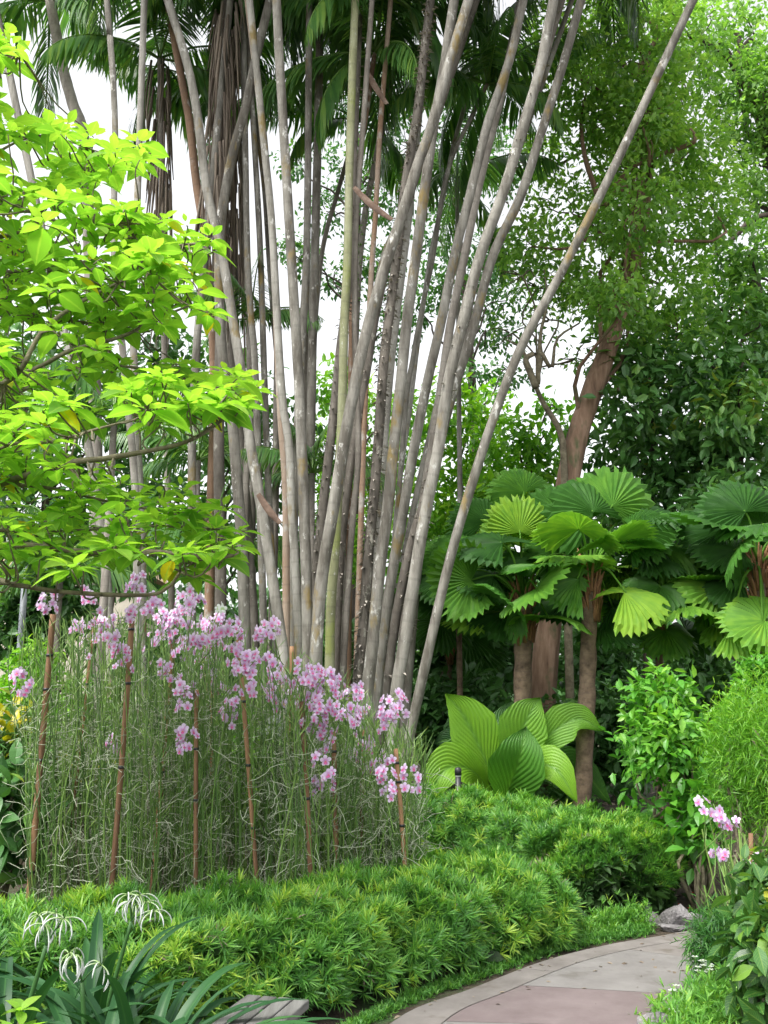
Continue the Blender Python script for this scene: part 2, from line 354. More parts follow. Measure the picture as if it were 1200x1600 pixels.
# ------------------------------------------------------------------ ground and path
def spline(pts, n):
    """Catmull-Rom through the points"""
    p = np.asarray(pts, float); p = np.vstack([2 * p[0] - p[1], p, 2 * p[-1] - p[-2]])
    m = len(p) - 3; out = []
    for u in np.linspace(0, m, n):
        i = min(int(u), m - 1); t = u - i
        a, b, c, d = p[i:i + 4]
        out.append(0.5 * (2 * b + (c - a) * t + (2 * a - 5 * b + 4 * c - d) * t * t + (3 * b - a - 3 * c + d) * t ** 3))
    return np.array(out)

xs = np.concatenate([np.linspace(-160, -9, 12), np.linspace(-8, 8, 65), np.linspace(9, 160, 12)])
ys = np.concatenate([np.linspace(-60, -3, 8), np.linspace(-2, 16, 73), np.linspace(17, 300, 18)])
g = MB()
X, Y_ = np.meshgrid(xs, ys)
Z = gz(X, Y_)
nx, ny = len(xs), len(ys)
V = np.stack([X, Y_, Z], -1)
i, j = np.meshgrid(np.arange(nx - 1), np.arange(ny - 1))
q = (j * nx + i).ravel()
g.raw(V, list(np.stack([q, q + 1, q + 1 + nx, q + nx], -1)))
tag(g.build('ground', M_SOIL), 'dark soil and leaf litter of the garden beds', 'ground', kind='structure')

PL = spline([(-0.5, -2), (-0.48, 1.5), (-0.42, 3.2), (-0.27, 4.3), (0.07, 5.33), (0.48, 5.83), (1.0, 6.44), (1.48, 6.84), (1.92, 7.1), (2.24, 7.27), (3.4, 7.5), (6, 7.6)], 160)
PR = spline([(1.2, -2), (1.22, 1.5), (1.25, 3.2), (1.32, 4.3), (1.55, 5.2), (1.75, 5.62), (2.05, 6.0), (2.4, 6.25), (2.7, 6.36), (3.0, 6.42), (3.9, 6.55), (6, 6.7)], 160)
g = MB()
def strip(mb, a, b, z, mat):
    n = len(a)
    Vt = np.zeros((n, 2, 3)); Vt[:, 0, :2] = a; Vt[:, 1, :2] = b; Vt[..., 2] = z
    idx = np.arange(n - 1) * 2
    mb.raw(Vt, list(np.stack([idx, idx + 1, idx + 3, idx + 2], -1)), mat=mat)
strip(g, PL, PR, 0.022, 0)
# a low edge where the slab meets the soil
eV = np.zeros((160, 2, 3)); eV[:, 0, :2] = PL; eV[:, 1, :2] = PL; eV[:, 0, 2] = 0.022; eV[:, 1, 2] = -0.05
idx = np.arange(159) * 2
g.raw(eV, list(np.stack([idx, idx + 2, idx + 3, idx + 1], -1)), mat=0)
eV = eV.copy(); eV[:, :, :2] = PR[:, None]; g.raw(eV, list(np.stack([idx, idx + 1, idx + 3, idx + 2], -1)), mat=0)
tag(g.build('path', M_JOINT), 'winding concrete garden path with beige borders and red and grey panels', 'path', kind='structure')
g = MB()
A1 = PL + (PR - PL) * 0.006; A2 = PL + (PR - PL) * 0.17
B1 = PL + (PR - PL) * 0.176; B2 = PL + (PR - PL) * 0.83
C1 = PL + (PR - PL) * 0.836; C2 = PL + (PR - PL) * 0.994
cuts = [0, 22, 42, 57, 75, 100, 118, 135, 159]
mats_ = [1, 2, 1, 2, 1, 0, 1, 2]
def at_(arr, u): 
    i0 = int(math.floor(u)); i0 = min(i0, len(arr) - 2); return arr[i0] + (arr[i0 + 1] - arr[i0]) * (u - i0)
def seg(arr, u0, u1): return np.array([at_(arr, u) for u in np.linspace(u0, u1, 14)])
for (c0, c1, mt) in zip(cuts, cuts[1:], mats_):
    strip(g, seg(B1, c0 + 0.06, c1 - 0.06), seg(B2, c0 + 0.06, c1 - 0.06), 0.027, mt)
for c0, c1 in ((0, 28), (28, 52), (52, 82), (82, 108), (108, 159)):
    strip(g, seg(A1, c0 + 0.05, c1 - 0.05), seg(A2, c0 + 0.05, c1 - 0.05), 0.027, 0)
    strip(g, seg(C1, c0 + 0.05, c1 - 0.05), seg(C2, c0 + 0.05, c1 - 0.05), 0.027, 0)
tag(g.build('path_paving', [M_PBEIGE, M_PGREY, M_PRED]), 'red, grey and beige concrete panels of the garden path', 'paving', kind='structure')

# ------------------------------------------------------------------ palm clump
def make_frond(elev, length, dead=False, young=False, seed=0):
    r = np.random.default_rng(seed)
    mb = MB(); n = 26
    u = np.linspace(0, 1, n)
    ang = elev - (1.35 if not dead else 0.4) * u ** 1.3
    st = length / (n - 1)
    yy = np.concatenate([[0], np.cumsum(np.cos(ang[:-1]) * st)]); zz = np.concatenate([[0], np.cumsum(np.sin(ang[:-1]) * st)])
    pts = np.stack([0 * yy, yy, zz], -1)
    mb.tube(pts, np.linspace(0.03, 0.006, n) * (0.7 if young else 1), 5, tint=0.8)
    m = 46
    uu = np.linspace(0.14, 0.99, m)
    px = np.stack([np.interp(uu, u, pts[:, k]) for k in range(3)], -1)
    tn = nrm(np.stack([np.interp(uu, u, np.gradient(pts[:, k])) for k in range(3)], -1))
    for s_ in (-1, 1):
        d = tn * 0.35 + np.array([s_ * 0.5, 0, -0.25]) + np.array([0, 0, -0.75])[None] * uu[:, None] + r.normal(0, 0.07, (m, 3))
        ln = length * 0.29 * np.sin(np.clip(uu * 0.9 + 0.12, 0, 1) * math.pi) ** 0.55 * r.uniform(0.85, 1.1, m)
        nn = np.array([s_ * 0.8, 0.2, 0.55])
        mb.scatter(T_LEAFLET, px, d, nn, ln, np.clip(r.normal(0.45, 0.2, m) + 0.2 * uu, 0, 1), wid=1.15)
    return mb.mesh('frond', M_DEAD if dead else M_FROND)
FR = [make_frond(e, 2.7, seed=k) for k, e in enumerate((1.25, 0.95, 0.7, 0.4, 0.1, -0.25, -0.6))]
FRY = [make_frond(e, 1.5, young=True, seed=20 + k) for k, e in enumerate((1.3, 1.0, 0.7, 0.35))]
FRD = [make_frond(e, 2.2, dead=True, seed=40 + k) for k, e in enumerate((-1.1, -1.3, -0.9))]

def crown(root, top, n, scale=1.0, seed=0, dead=0, low=0):
    r = np.random.default_rng(seed)
    a0 = r.uniform(0, 6.28)
    for k in range(n):
        f = FR[min(len(FR) - 1, int(k / n * len(FR)) + low)]
        inst('frond', f, root, top, a0 + k * 2.4 + r.uniform(-.2, .2), scale * r.uniform(0.85, 1.1))
    for k in range(dead):
        inst('dead_frond', FRD[k % 3], root, np.asarray(top) - [0, 0, 0.15], r.uniform(0, 6.28), scale * r.uniform(0.8, 1.1))

def palm(label, pts, w, Y0, Y1=None, mat=M_PALM, top=None, crown_n=7, thorns=0, thorncol=None, cscale=1.0, dead=0, seed=0, low=0, group='palms of the tall clump'):
    """pts = the stem from top to bottom in photo pixels; Y0 the depth at the foot, Y1 higher up"""
    Y1 = Y0 if Y1 is None else Y1
    pts = sorted(pts, key=lambda p: p[1])
    pys = np.array([p[1] for p in pts], float)
    dep = lambda py: Y0 + (Y1 - Y0) * (1 - (py - 0) / 1150.0)
    W = np.array([P(x, y, dep(y)) for x, y in pts])[::-1]          # foot first
    wr = w * S(600, (Y0 + Y1) / 2) / 2
    d = nrm(W[0] - W[min(1, len(W) - 1)]); 
    d = d if d[2] < -0.5 else np.array([0, 0, -1.0])
    d = nrm(d + np.array([0, 0, -0.8]))
    g0 = gz(W[0][0], W[0][1]) - 0.15
    foot = W[0] + d * (W[0][2] - g0) / -d[2]
    foot[2] = g0
    ctrl = [foot] + list(W)
    zt = top + 0.75 if top is not None else U(12.2, 14.4)
    if zt > W[-1][2] + 0.3:
        d = nrm(W[-1] - W[-2]); d = d if d[2] > 0.4 else np.array([0, 0, 1.0])
        ctrl.append(W[-1] + d * (zt - W[-1][2]) / d[2])
    n = 46
    path = spline(ctrl, n)
    z01 = np.linspace(0, 1, n)
    rad = wr * 0.68 * (1.0 - 0.14 * z01) * (1 + 0.12 * np.exp(-z01 * 14))
    root = thing('palm_tree', foot, label, 'palm', group)
    mb = MB(); mb.tube(path, rad, 12, bump=0.03)
    mb.build('trunk', mat, root)
    if thorns:
        m = thorns; t = MB()
        u = U(0.02, 0.97, m); ix = u * (n - 1)
        c = np.stack([np.interp(ix, np.arange(n), path[:, k]) for k in range(3)], -1)
        a = U(0, 6.28, m); o = np.stack([np.cos(a), np.sin(a), U(-.5, .1, m)], -1)
        rr = np.interp(ix, np.arange(n), rad)
        t.scatter(leaf_t([(0.3, 0.22)], 0.5, 0.1), c + o * rr[:, None] * 0.9, o, np.array([0, 0, 1.0]), U(0.035, 0.085, m), U(0.3, 1, m))
        t.build('thorns', M_THORN if thorncol is None else thorncol, root)['kind'] = 'stuff'
    if crown_n: crown(root, path[-1], crown_n, cscale, seed, dead, low)
    return root, path
G, MO, OR, DK = M_PALM, M_PALMG, M_PALMO, M_PALMD
PALMS = [
 ('bare grey palm trunk leaning out farthest to the right of the whole clump', [(1083, 0), (960, 260), (880, 420), (800, 575), (715, 830), (660, 1060), (635, 1180)], 23, 9.9, 9.4, G, None, 7, 0),
 ('slim grey palm trunk slanting right, second from the outermost at the top', [(908, 0), (880, 100), (848, 200), (812, 310), (770, 400), (737, 520), (700, 640), (672, 760), (650, 900)], 24, 10.6, 10.2, G, None, 7, 0),
 ('stout grey palm trunk with orange lichen low down, frontmost at the right', [(865, 0), (843, 110), (812, 215), (790, 290), (750, 400), (724, 500), (700, 600), (685, 700), (665, 800), (648, 900), (633, 1000), (618, 1095)], 28, 10.0, 9.7, G, None, 7, 60),
 ('smooth light grey palm trunk between the studded stem and the stout right hand pair', [(818, 0), (800, 80), (777, 150), (760, 200), (733, 310), (710, 400), (690, 500), (667, 600), (647, 700), (630, 800), (612, 900), (598, 1000), (582, 1150)], 24, 10.4, 10.0, G, None, 7, 0),
 ('darker grey palm trunk half hidden behind the stout stem at the right of the clump', [(805, 40), (783, 150), (753, 270), (728, 390), (705, 500), (690, 600), (675, 700), (655, 820), (640, 900)], 21, 11.2, 11.0, DK, None, 7, 0),
 ('thick pale grey palm trunk rising unbroken just right of the studded stem', [(705, 30), (693, 110), (677, 200), (663, 300), (650, 400), (636, 500), (626, 600), (615, 700), (605, 800), (592, 900), (583, 1000), (572, 1100)], 27, 9.9, 9.8, G, None, 7, 0),
 ('long grey palm trunk crossing before the others from upper right to lower left', [(732, 0), (700, 105), (673, 200), (650, 265), (630, 330), (607, 400), (580, 490), (563, 560), (547, 640), (533, 720), (520, 800), (503, 900), (495, 1000), (493, 1060)], 28, 9.6, 9.5, G, None, 7, 0),
 ('brown palm trunk studded all over with short blunt thorns', [(673, 0), (663, 80), (653, 170), (633, 290), (620, 400), (610, 480), (600, 560), (593, 660), (585, 770), (577, 850), (568, 980), (560, 1060)], 24, 10.5, 10.3, DK, None, 7, 900),
 ('yellow green mossy palm trunk standing straight up at the centre of the clump', [(555, 0), (550, 130), (546, 260), (543, 400), (538, 500), (535, 620), (531, 720), (524, 850), (517, 950), (515, 1060)], 22, 10.2, 10.2, MO, None, 7, 0),
 ('thin orange palm stem with ragged crown, left of the orange pair near the top', [(580, 120), (572, 180), (563, 240), (554, 340), (550, 460), (548, 600), (546, 760), (545, 900)], 14, 11.4, 11.4, OR, 9.4, 11, 0),
 ('thin orange palm stem with drooping fronds, right of the orange pair near the top', [(603, 90), (594, 200), (587, 330), (582, 400), (578, 470), (570, 640), (566, 760), (562, 880), (557, 1060)], 14, 10.9, 10.9, OR, 9.9, 11, 0),
 ('pale ringed palm trunk bowing slightly right, tallest stem left of the centre', [(432, 0), (437, 100), (443, 200), (449, 300), (455, 400), (460, 480), (467, 600), (472, 720), (476, 820), (479, 920), (482, 1060)], 25, 9.7, 9.7, G, None, 7, 0),
 ('straight grey brown palm trunk, right one of the close upright pair below the dark crown', [(500, 20), (498, 150), (495, 280), (492, 400), (488, 550), (485, 700), (480, 880)], 22, 11.6, 11.6, G, 10.9, 12, 0),
 ('straight dark palm trunk, left one of the close upright pair below the dark crown', [(482, 160), (481, 280), (480, 400), (477, 560), (474, 760), (470, 900)], 16, 12.4, 12.4, DK, 11.0, 8, 0),
 ('orange brown palm trunk with grey patches curving down beside the tallest pale ringed stem', [(400, 115), (410, 200), (418, 270), (424, 340), (428, 420), (432, 500), (438, 640), (446, 760), (447, 880), (447, 1000)], 17, 10.6, 10.6, OR, 11.5, 8, 0),
 ('narrow grey palm trunk just left of the orange brown stem', [(396, 200), (402, 300), (407, 400), (412, 560), (417, 700), (421, 800), (426, 940)], 16, 11.4, 11.4, G, None, 7, 0),
 ('grey lichened palm trunk bending to the right at the left edge of the bare stems', [(262, 0), (290, 90), (307, 170), (322, 290), (336, 350), (350, 415), (367, 520), (380, 600), (392, 700), (408, 790), (422, 880), (437, 980), (444, 1050)], 24, 9.9, 10.3, G, None, 7, 0),
 ('thick grey palm trunk slanting left, forming a V with its neighbour at upper left', [(422, 0), (400, 90), (383, 170), (366, 230), (352, 300), (343, 370), (343, 480), (348, 560), (362, 650), (371, 760), (380, 900)], 25, 10.8, 10.6, G, None, 7, 0),
 ('shaggy palm trunk wrapped in brown hanging dead fronds', [(351, 40), (350, 200), (347, 340), (345, 480), (342, 700), (345, 900)], 26, 11.6, 11.6, DK, 11.2, 8, 0),
 ('rust stained palm trunk close behind the bending lichened stem at the upper left', [(285, 130), (296, 190), (306, 280), (318, 360), (330, 480), (335, 620), (330, 780), (328, 900)], 22, 11.9, 11.9, OR, None, 8, 0),
 ('thin pale speckled palm trunk rising alone through the lime green leaves', [(167, 0), (172, 60), (177, 130), (180, 215), (178, 320), (180, 440), (190, 530), (198, 620), (208, 720), (214, 860)], 17, 9.0, 9.0, G, None, 8, 0),
 ('pale palm trunk seen through gaps in the lime tree right of the thin speckled stem', [(214, 330), (208, 500), (213, 650), (218, 760), (222, 900)], 19, 10.5, 10.5, G, None, 7, 0),
 ('leaning grey palm trunk low behind the lime tree at the far left of the clump', [(70, 380), (93, 490), (122, 600), (138, 700), (155, 800), (170, 960)], 21, 11.0, 11.0, G, None, 7, 0),
 ('grey palm trunk behind the lime tree, between speckled and shaggy trunks', [(251, 180), (253, 300), (255, 420), (257, 560), (262, 760), (268, 930)], 15, 12.6, 12.6, DK, 10.2, 10, 0),
 ('slanting pale palm trunk meeting the dark trunks just left of the shaggy one', [(322, 380), (312, 480), (305, 580), (300, 700), (300, 900)], 20, 11.2, 11.2, G, None, 7, 0),
 ('dark thick palm trunk against the sky above the lime tree at the top left', [(78, 0), (97, 100), (113, 160), (131, 220), (140, 400), (150, 700)], 30, 14.5, 14.5, DK, 12.9, 12, 0),
 ('slim pale palm stem leaning right in the gap behind the smooth light grey trunk', [(738, 180), (707, 245), (690, 310), (677, 400), (662, 470), (645, 560), (630, 680)], 12, 12.2, 12.2, G, 9.5, 9, 0),
 ('slim grey palm stem with a low crown behind the stout right hand trunks', [(722, 180), (707, 235), (690, 320), (673, 400), (655, 520), (640, 640), (620, 800)], 12, 13.0, 13.0, G, 10.4, 9, 0),
 ('dark palm trunk clothed in climbing green leaves behind the centre of the clump', [(590, 235), (571, 330), (560, 430), (554, 560), (545, 700), (538, 900)], 17, 12.2, 12.2, DK, 11.5, 8, 700),
 ('dark brown rough palm trunk curving behind the mossy central stem', [(557, 120), (551, 280), (545, 430), (530, 560), (520, 660), (508, 760), (496, 880), (490, 1000)], 22, 10.9, 10.9, DK, None, 8, 260),
 ('short length of whitish palm trunk showing behind the crossing grey trunk', [(732, 10), (673, 200), (630, 330), (600, 400), (580, 500), (563, 590), (550, 680), (535, 780), (525, 900)], 17, 11.3, 11.3, G, None, 7, 0),
 ('black bristly palm trunk in shade behind the stout stem at the right foot', [(845, 110), (792, 290), (752, 400), (728, 500), (700, 640), (670, 760), (640, 860), (613, 1000), (596, 1150)], 22, 10.7, 10.7, DK, None, 7, 300),
 ('brown palm trunk hung with dry roots at the foot of the clump centre', [(567, 200), (557, 340), (554, 500), (560, 700), (552, 800), (546, 880), (540, 980), (536, 1050)], 15, 10.3, 10.3, DK, None, 7, 0),
 ('broad dark palm trunk in deep shade at the left foot of the clump', [(351, 100), (350, 300), (353, 450), (364, 560), (375, 700), (385, 800), (390, 900), (395, 980)], 26, 11.9, 11.9, DK, None, 7, 0),
 ('thin dark palm trunk upright against the sky left of the tallest pale ringed stem', [(382, 230), (384, 330), (386, 430), (390, 600), (395, 800)], 13, 13.0, 13.0, DK, 10.5, 8, 0),
 ('very thin dark palm trunk upright just right of the shaggy trunk', [(366, 330), (368, 420), (370, 560), (376, 800)], 11, 13.5, 13.5, DK, 10.0, 6, 0),
 ('thin straight grey palm stem standing apart to the right before bright green bushes', [(716, 480), (717, 600), (718, 700), (720, 850)], 12, 14.2, 14.2, G, 9.2, 8, 0),
 ('slender grey palm trunk squeezed behind the orange brown stem', [(398, 110), (404, 210), (414, 300), (424, 450), (437, 600), (451, 760), (458, 950)], 15, 11.8, 11.8, G, None, 7, 0),
 ('grey palm trunk half hidden just behind the thorn studded stem', [(668, 40), (656, 170), (640, 330), (628, 430), (612, 560), (600, 700), (590, 850), (578, 1050)], 18, 11.5, 11.5, G, None, 7, 0),
 ('brownish palm trunk low in the centre right behind the crossing trunk', [(680, 190), (634, 325), (606, 410), (586, 500), (570, 600), (552, 700), (538, 800), (530, 900), (524, 1040)], 20, 10.9, 10.9, DK, None, 7, 120),
 ('thin grey palm trunk in the gap behind the stout right hand stem', [(805, 250), (752, 400), (726, 490), (700, 560), (672, 680), (645, 800), (622, 920), (600, 1060)], 15, 11.9, 11.9, G, None, 7, 0),
 ('grey brown palm trunk tucked behind the foot of the pale ringed stem', [(482, 160), (481, 280), (479, 400), (474, 500), (466, 640), (460, 800), (456, 1000)], 19, 11.0, 11.0, G, None, 7, 0),
 ('dark palm trunk behind the foot of the bending lichened stem', [(402, 110), (418, 270), (428, 410), (433, 500), (432, 650), (430, 800), (424, 1000)], 17, 11.7, 11.7, DK, None, 7, 0),
 ('thin dark slanting palm stem crossing behind the mossy stem against the sky', [(542, 250), (525, 310), (508, 370), (498, 440), (488, 600)], 12, 13.2, 13.2, DK, 9.6, 7, 0),
 ('grey palm trunk low between the broad dark trunk and the bending lichened stem', [(383, 200), (386, 380), (391, 480), (398, 560), (403, 700), (408, 850), (412, 1000)], 17, 11.3, 11.3, G, None, 7, 0),
 ('grey palm trunk low in the clump between the pale ringed stem and the crossing trunk', [(408, 180), (424, 340), (432, 480), (441, 620), (452, 700), (456, 800), (461, 880), (466, 980), (468, 1050)], 20, 10.2, 10.2, G, None, 7, 0),
]
for k, (lab, pts, wd, Y0, Y1, mt, top, cn, th) in enumerate(PALMS):
    root, path = palm(lab, pts, wd, Y0, Y1, mt, top, cn, th, M_SHRUB if 'climbing' in lab else None, 0.72 if top and top < 12.5 else 1.0, 0, 100 + k, 0)
    if 'shaggy' in lab:
        h = MB()
        for q in range(75):
            a = U(0, 6.28); zt = U(7.5, 11.0); ln = U(0.6, 1.5)
            c = np.array([np.interp(zt, path[:, 2], path[:, i]) for i in range(3)]) + 0.12 * np.array([math.cos(a), math.sin(a), 0])
            h.tube([c, c + [0.05 * math.cos(a), 0.05 * math.sin(a), -ln / 2], c + [0.06 * math.cos(a) + U(-.05, .05), 0.06 * math.sin(a), -ln]], [0.02, 0.014, 0.006], 4)
        h.build('hanging_dead_fronds', M_DEAD, root)

# caught frond sheaths
def sheath(label, a, b, w_, Y, cat='palm sheath'):
    A, B = P(*a, Y), P(*b, Y)
    mb = MB(); n = 12; L = np.linalg.norm(B - A); d = (B - A) / L
    sd_ = nrm(np.cross(d, [0, 1, 0])); up = np.cross(sd_, d)
    Vv = []; k = 7
    for i in range(n):
        u = i / (n - 1); ww = w_ * S(a[1], Y) * (0.35 + 0.65 * math.sin(math.pi * min(1, u * 0.75 + 0.15)))
        for j in range(k):
            t = (j / (k - 1) - 0.5) * 1.5
            Vv.append(A + d * u * L + sd_ * ww * math.sin(t) + up * ww * 0.8 * (1 - math.cos(t)) - np.array([0, 0, 0.05 * math.sin(u * math.pi)]) * L)
    Vv = np.array(Vv); Vo = Vv + np.array([0, 0.012, 0.006])
    Fc = []
    for off, rev in ((0, 0), (n * k, 1)):
        for i in range(n - 1):
            for j in range(k - 1):
                f = (off + i * k + j, off + i * k + j + 1, off + (i + 1) * k + j + 1, off + (i + 1) * k + j)
                Fc.append(f[::-1] if rev else f)
    mb.raw(np.vstack([Vv, Vo]), Fc, np.tile([0, 0, 0.7], (2 * n * k, 1)))
    o = mb.build('frond_sheath', M_SHEATH)
    return tag(o, label, cat, 'dry frond sheaths caught among the palms')
sheath('brown dry frond sheath caught across the stems against the white sky', (553, 292), (613, 343), 8, 10.1)
sheath('brown dry frond sheath caught low between stems beside the lime leaves', (403, 772), (438, 818), 8, 9.5)
sheath('dark dry frond stub hanging under the crown of the orange palms', (572, 108), (605, 162), 7, 10.6)

# ------------------------------------------------------------------ broadleaf trees and shrubs
def clump_leaves(mb, T, c, rad, n, size, tint, droop=0.25, spray=6, shell=0.55):
    """n leaves in sprays through an ellipsoid, denser towards its outside"""
    m = max(1, n // spray)
    u = nrm(R.normal(0, 1, (m, 3))); rr = U(shell ** 3, 1, m) ** (1 / 3)
    lump = 1 + 0.22 * np.sin(u[:, 0] * 5 + c[0] * 3) * np.cos(u[:, 2] * 6 + c[2] * 2) 
    sp = c + u * (rr * lump)[:, None] * rad
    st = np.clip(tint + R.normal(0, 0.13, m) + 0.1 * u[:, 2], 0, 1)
    pos = np.repeat(sp, spray, 0); k = len(pos)
    d = np.repeat(u, spray, 0) * 0.5 + R.normal(0, 0.6, (k, 3)) + [0, 0, -droop]
    pos = pos + R.normal(0, 0.55, (k, 3)) * size
    nn = R.normal(0, 0.45, (k, 3)) + [0, 0, 1.0] + np.repeat(u, spray, 0) * 0.5
    mb.scatter(T, pos, d, nn, size * U(0.65, 1.25, k), np.clip(np.repeat(st, spray) + R.normal(0, 0.1, k), 0, 1))
def limb(mb, a, b, r0, r1, sag=0.12, n=9, k=6):
    a, b = np.asarray(a, float), np.asarray(b, float); L = np.linalg.norm(b - a)
    m1 = a + (b - a) * 0.35 + R.normal(0, 0.09, 3) * L + [0, 0, sag * L]; m2 = a + (b - a) * 0.7 + R.normal(0, 0.08, 3) * L + [0, 0, sag * L * 0.6]
    mb.tube(spline([a, m1, m2, b], n), np.linspace(r0, r1, n), k)
def tree(name, label, trunk, tw, Y, clumps, mat, bark, leaf=0.11, n=500, tint=0.45, cat='tree', group=None, extra=(), limbs=True, dz=None, T=T_FAR, droop=0.25, shell=0.5, twigs=0):
    """trunk in pixels from the foot up; clumps = (px, py, rx, ry[, dY]) in pixels"""
    W = [P(x, y, Y) for x, y in trunk]
    foot = np.array([W[0][0], W[0][1], gz(W[0][0], W[0][1]) - 0.1])
    root = thing(name, foot, label, cat, group)
    path = spline([foot] + [p for p in W if p[2] > foot[2] + 0.2], 24)
    r0 = tw * S(trunk[0][1], Y) / 2
    t = MB(); t.tube(path, np.linspace(r0 * 1.05, r0 * 0.5, 24), 12, bump=0.05)
    cr = MB()
    for cl in clumps:
        px, py, rx, ry = cl[:4]; dY = cl[4] if len(cl) > 4 else U(-0.06, 0.06) * Y
        yy = Y + dY; s = S(py, yy); c = P(px, py, yy)
        rad = np.array([rx * s, (rx + ry) * 0.5 * s, ry * s])
        if limbs:
            k = int(np.argmin(np.abs(path[:, 2] - (c[2] - 0.9 * np.linalg.norm(c[:2] - foot[:2])))))
            k = min(max(k, 6), 23)
            limb(t, path[k], c, min(0.07, r0 * 0.2), 0.014)
            for q in range(twigs):
                e = c + nrm(R.normal(0, 1, 3)) * rad * 0.95
                limb(t, c + (e - c) * 0.1, e, 0.014, 0.005, k=4, n=6)
        cnt = int(n * rx * ry / 3600)
        clump_leaves(cr, T, c, rad, cnt, leaf, tint + R.normal(0, 0.07), droop, shell=shell)
    for (pts, ra, rb) in extra:
        pp = [P(x, y, Y - 0.4) for x, y in pts]
        t.tube(spline(pp, 20), np.linspace(ra, rb, 20), 7, bump=0.08)
    t.build('trunk', bark, root)
    cr.build('crown', mat, root, smooth=False)
    return root

tree('broadleaf_tree', 'big leaning tree with rough reddish brown trunk behind the fan palms',
     [(838, 1230), (850, 1050), (872, 850), (895, 710), (922, 620), (950, 545), (985, 430), (1003, 330), (1012, 220), (1005, 100)], 44, 13.2,
     [(880, 50, 70, 60), (960, 80, 90, 70), (1045, 120, 80, 60), (930, 185, 60, 50), (1010, 250, 105, 70), (1085, 230, 70, 60), (850, 245, 45, 45), (895, 335, 80, 55),
      (1030, 340, 105, 60), (1110, 320, 55, 60), (950, 430, 80, 55), (1035, 445, 80, 60), (875, 440, 60, 45), (830, 385, 45, 45), (985, 500, 60, 40), (1060, 520, 45, 35), (900, 120, 70, 60), (990, -20, 90, 60), (1000, 170, 90, 50), (990, 330, 70, 60, -0.9), (1005, 200, 60, 60, -0.9), (960, 470, 60, 45, -0.9), (1010, 100, 60, 60, -0.9)],
     M_TREE, M_BARK, 0.13, 800, 0.7, twigs=3,
     extra=[([(942, 322), (958, 300), (985, 262), (1020, 245), (1060, 232), (1086, 220), (1075, 200), (1030, 185)], 0.06, 0.02),
            ([(942, 322), (925, 280), (912, 235), (908, 190), (915, 150), (925, 110)], 0.05, 0.012),
            ([(970, 300), (985, 240), (1000, 215)], 0.04, 0.015)])
tree('broadleaf_tree', 'slender crooked dark tree forking beside the reddish brown trunk',
     [(892, 1150), (886, 900), (881, 720), (874, 672), (850, 632), (838, 606)], 15, 13.0,
     [(800, 520, 45, 30), (860, 500, 40, 35), (840, 450, 50, 35), (815, 430, 40, 30), (900, 560, 30, 30)], M_TREE, M_LIMB, 0.12, 230, 0.45, twigs=5,
     extra=[([(838, 606), (828, 580), (822, 560), (845, 552), (862, 575), (870, 530), (905, 505)], 0.055, 0.012), ([(840, 600), (842, 565), (845, 520), (855, 470), (850, 420)], 0.04, 0.01), ([(826, 572), (815, 545), (790, 530)], 0.03, 0.01)])
tree('broadleaf_tree', 'dark crowned tree with black limbs filling the top right corner',
     [(1290, 1150), (1280, 700), (1250, 400), (1200, 200), (1160, 80)], 60, 16.5,
     [(1120, 30, 70, 50), (1180, 60, 70, 60), (1190, 140, 60, 60), (1140, 130, 60, 50), (1090, 60, 60, 50), (1190, 260, 50, 60), (1160, 190, 50, 50), (1250, 100, 80, 80), (1250, 260, 80, 80), (1050, 20, 50, 50), (1170, 320, 40, 40)],
     M_TREE, M_BLACKLIMB, 0.14, 900, 0.5, twigs=3,
     extra=[([(1240, 330), (1180, 342), (1140, 378), (1100, 412), (1076, 418)], 0.07, 0.02), ([(1250, 180), (1200, 200), (1170, 205), (1140, 80), (1095, 70)], 0.05, 0.015)])
tree('broadleaf_tree', 'tall mid green tree at the right edge below the dark top crown',
     [(1215, 1150), (1210, 800), (1200, 560), (1180, 430)], 28, 15.0,
     [(1170, 390, 60, 50), (1130, 420, 45, 40), (1200, 440, 60, 60), (1140, 480, 60, 50), (1200, 530, 50, 60), (1110, 470, 35, 40), (1100, 530, 45, 40)],
     M_TREE, M_BLACKLIMB, 0.15, 750, 0.45, twigs=2)
# dark big leaved trees behind the fan palms
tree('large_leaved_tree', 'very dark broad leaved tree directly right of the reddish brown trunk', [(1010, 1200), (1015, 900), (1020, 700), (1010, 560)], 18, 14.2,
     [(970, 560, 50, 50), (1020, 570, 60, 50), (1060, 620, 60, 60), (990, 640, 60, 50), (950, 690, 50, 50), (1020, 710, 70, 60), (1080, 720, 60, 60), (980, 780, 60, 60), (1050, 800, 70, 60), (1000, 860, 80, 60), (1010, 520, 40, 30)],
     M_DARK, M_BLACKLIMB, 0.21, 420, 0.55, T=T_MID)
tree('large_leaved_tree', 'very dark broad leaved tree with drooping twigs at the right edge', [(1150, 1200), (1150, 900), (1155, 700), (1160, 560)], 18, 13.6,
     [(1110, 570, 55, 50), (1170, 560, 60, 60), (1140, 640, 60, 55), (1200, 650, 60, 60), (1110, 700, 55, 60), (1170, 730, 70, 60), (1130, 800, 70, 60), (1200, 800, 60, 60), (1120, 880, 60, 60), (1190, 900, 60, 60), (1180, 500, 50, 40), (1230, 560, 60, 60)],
     M_DARK, M_BLACKLIMB, 0.2, 420, 0.6, T=T_MID)
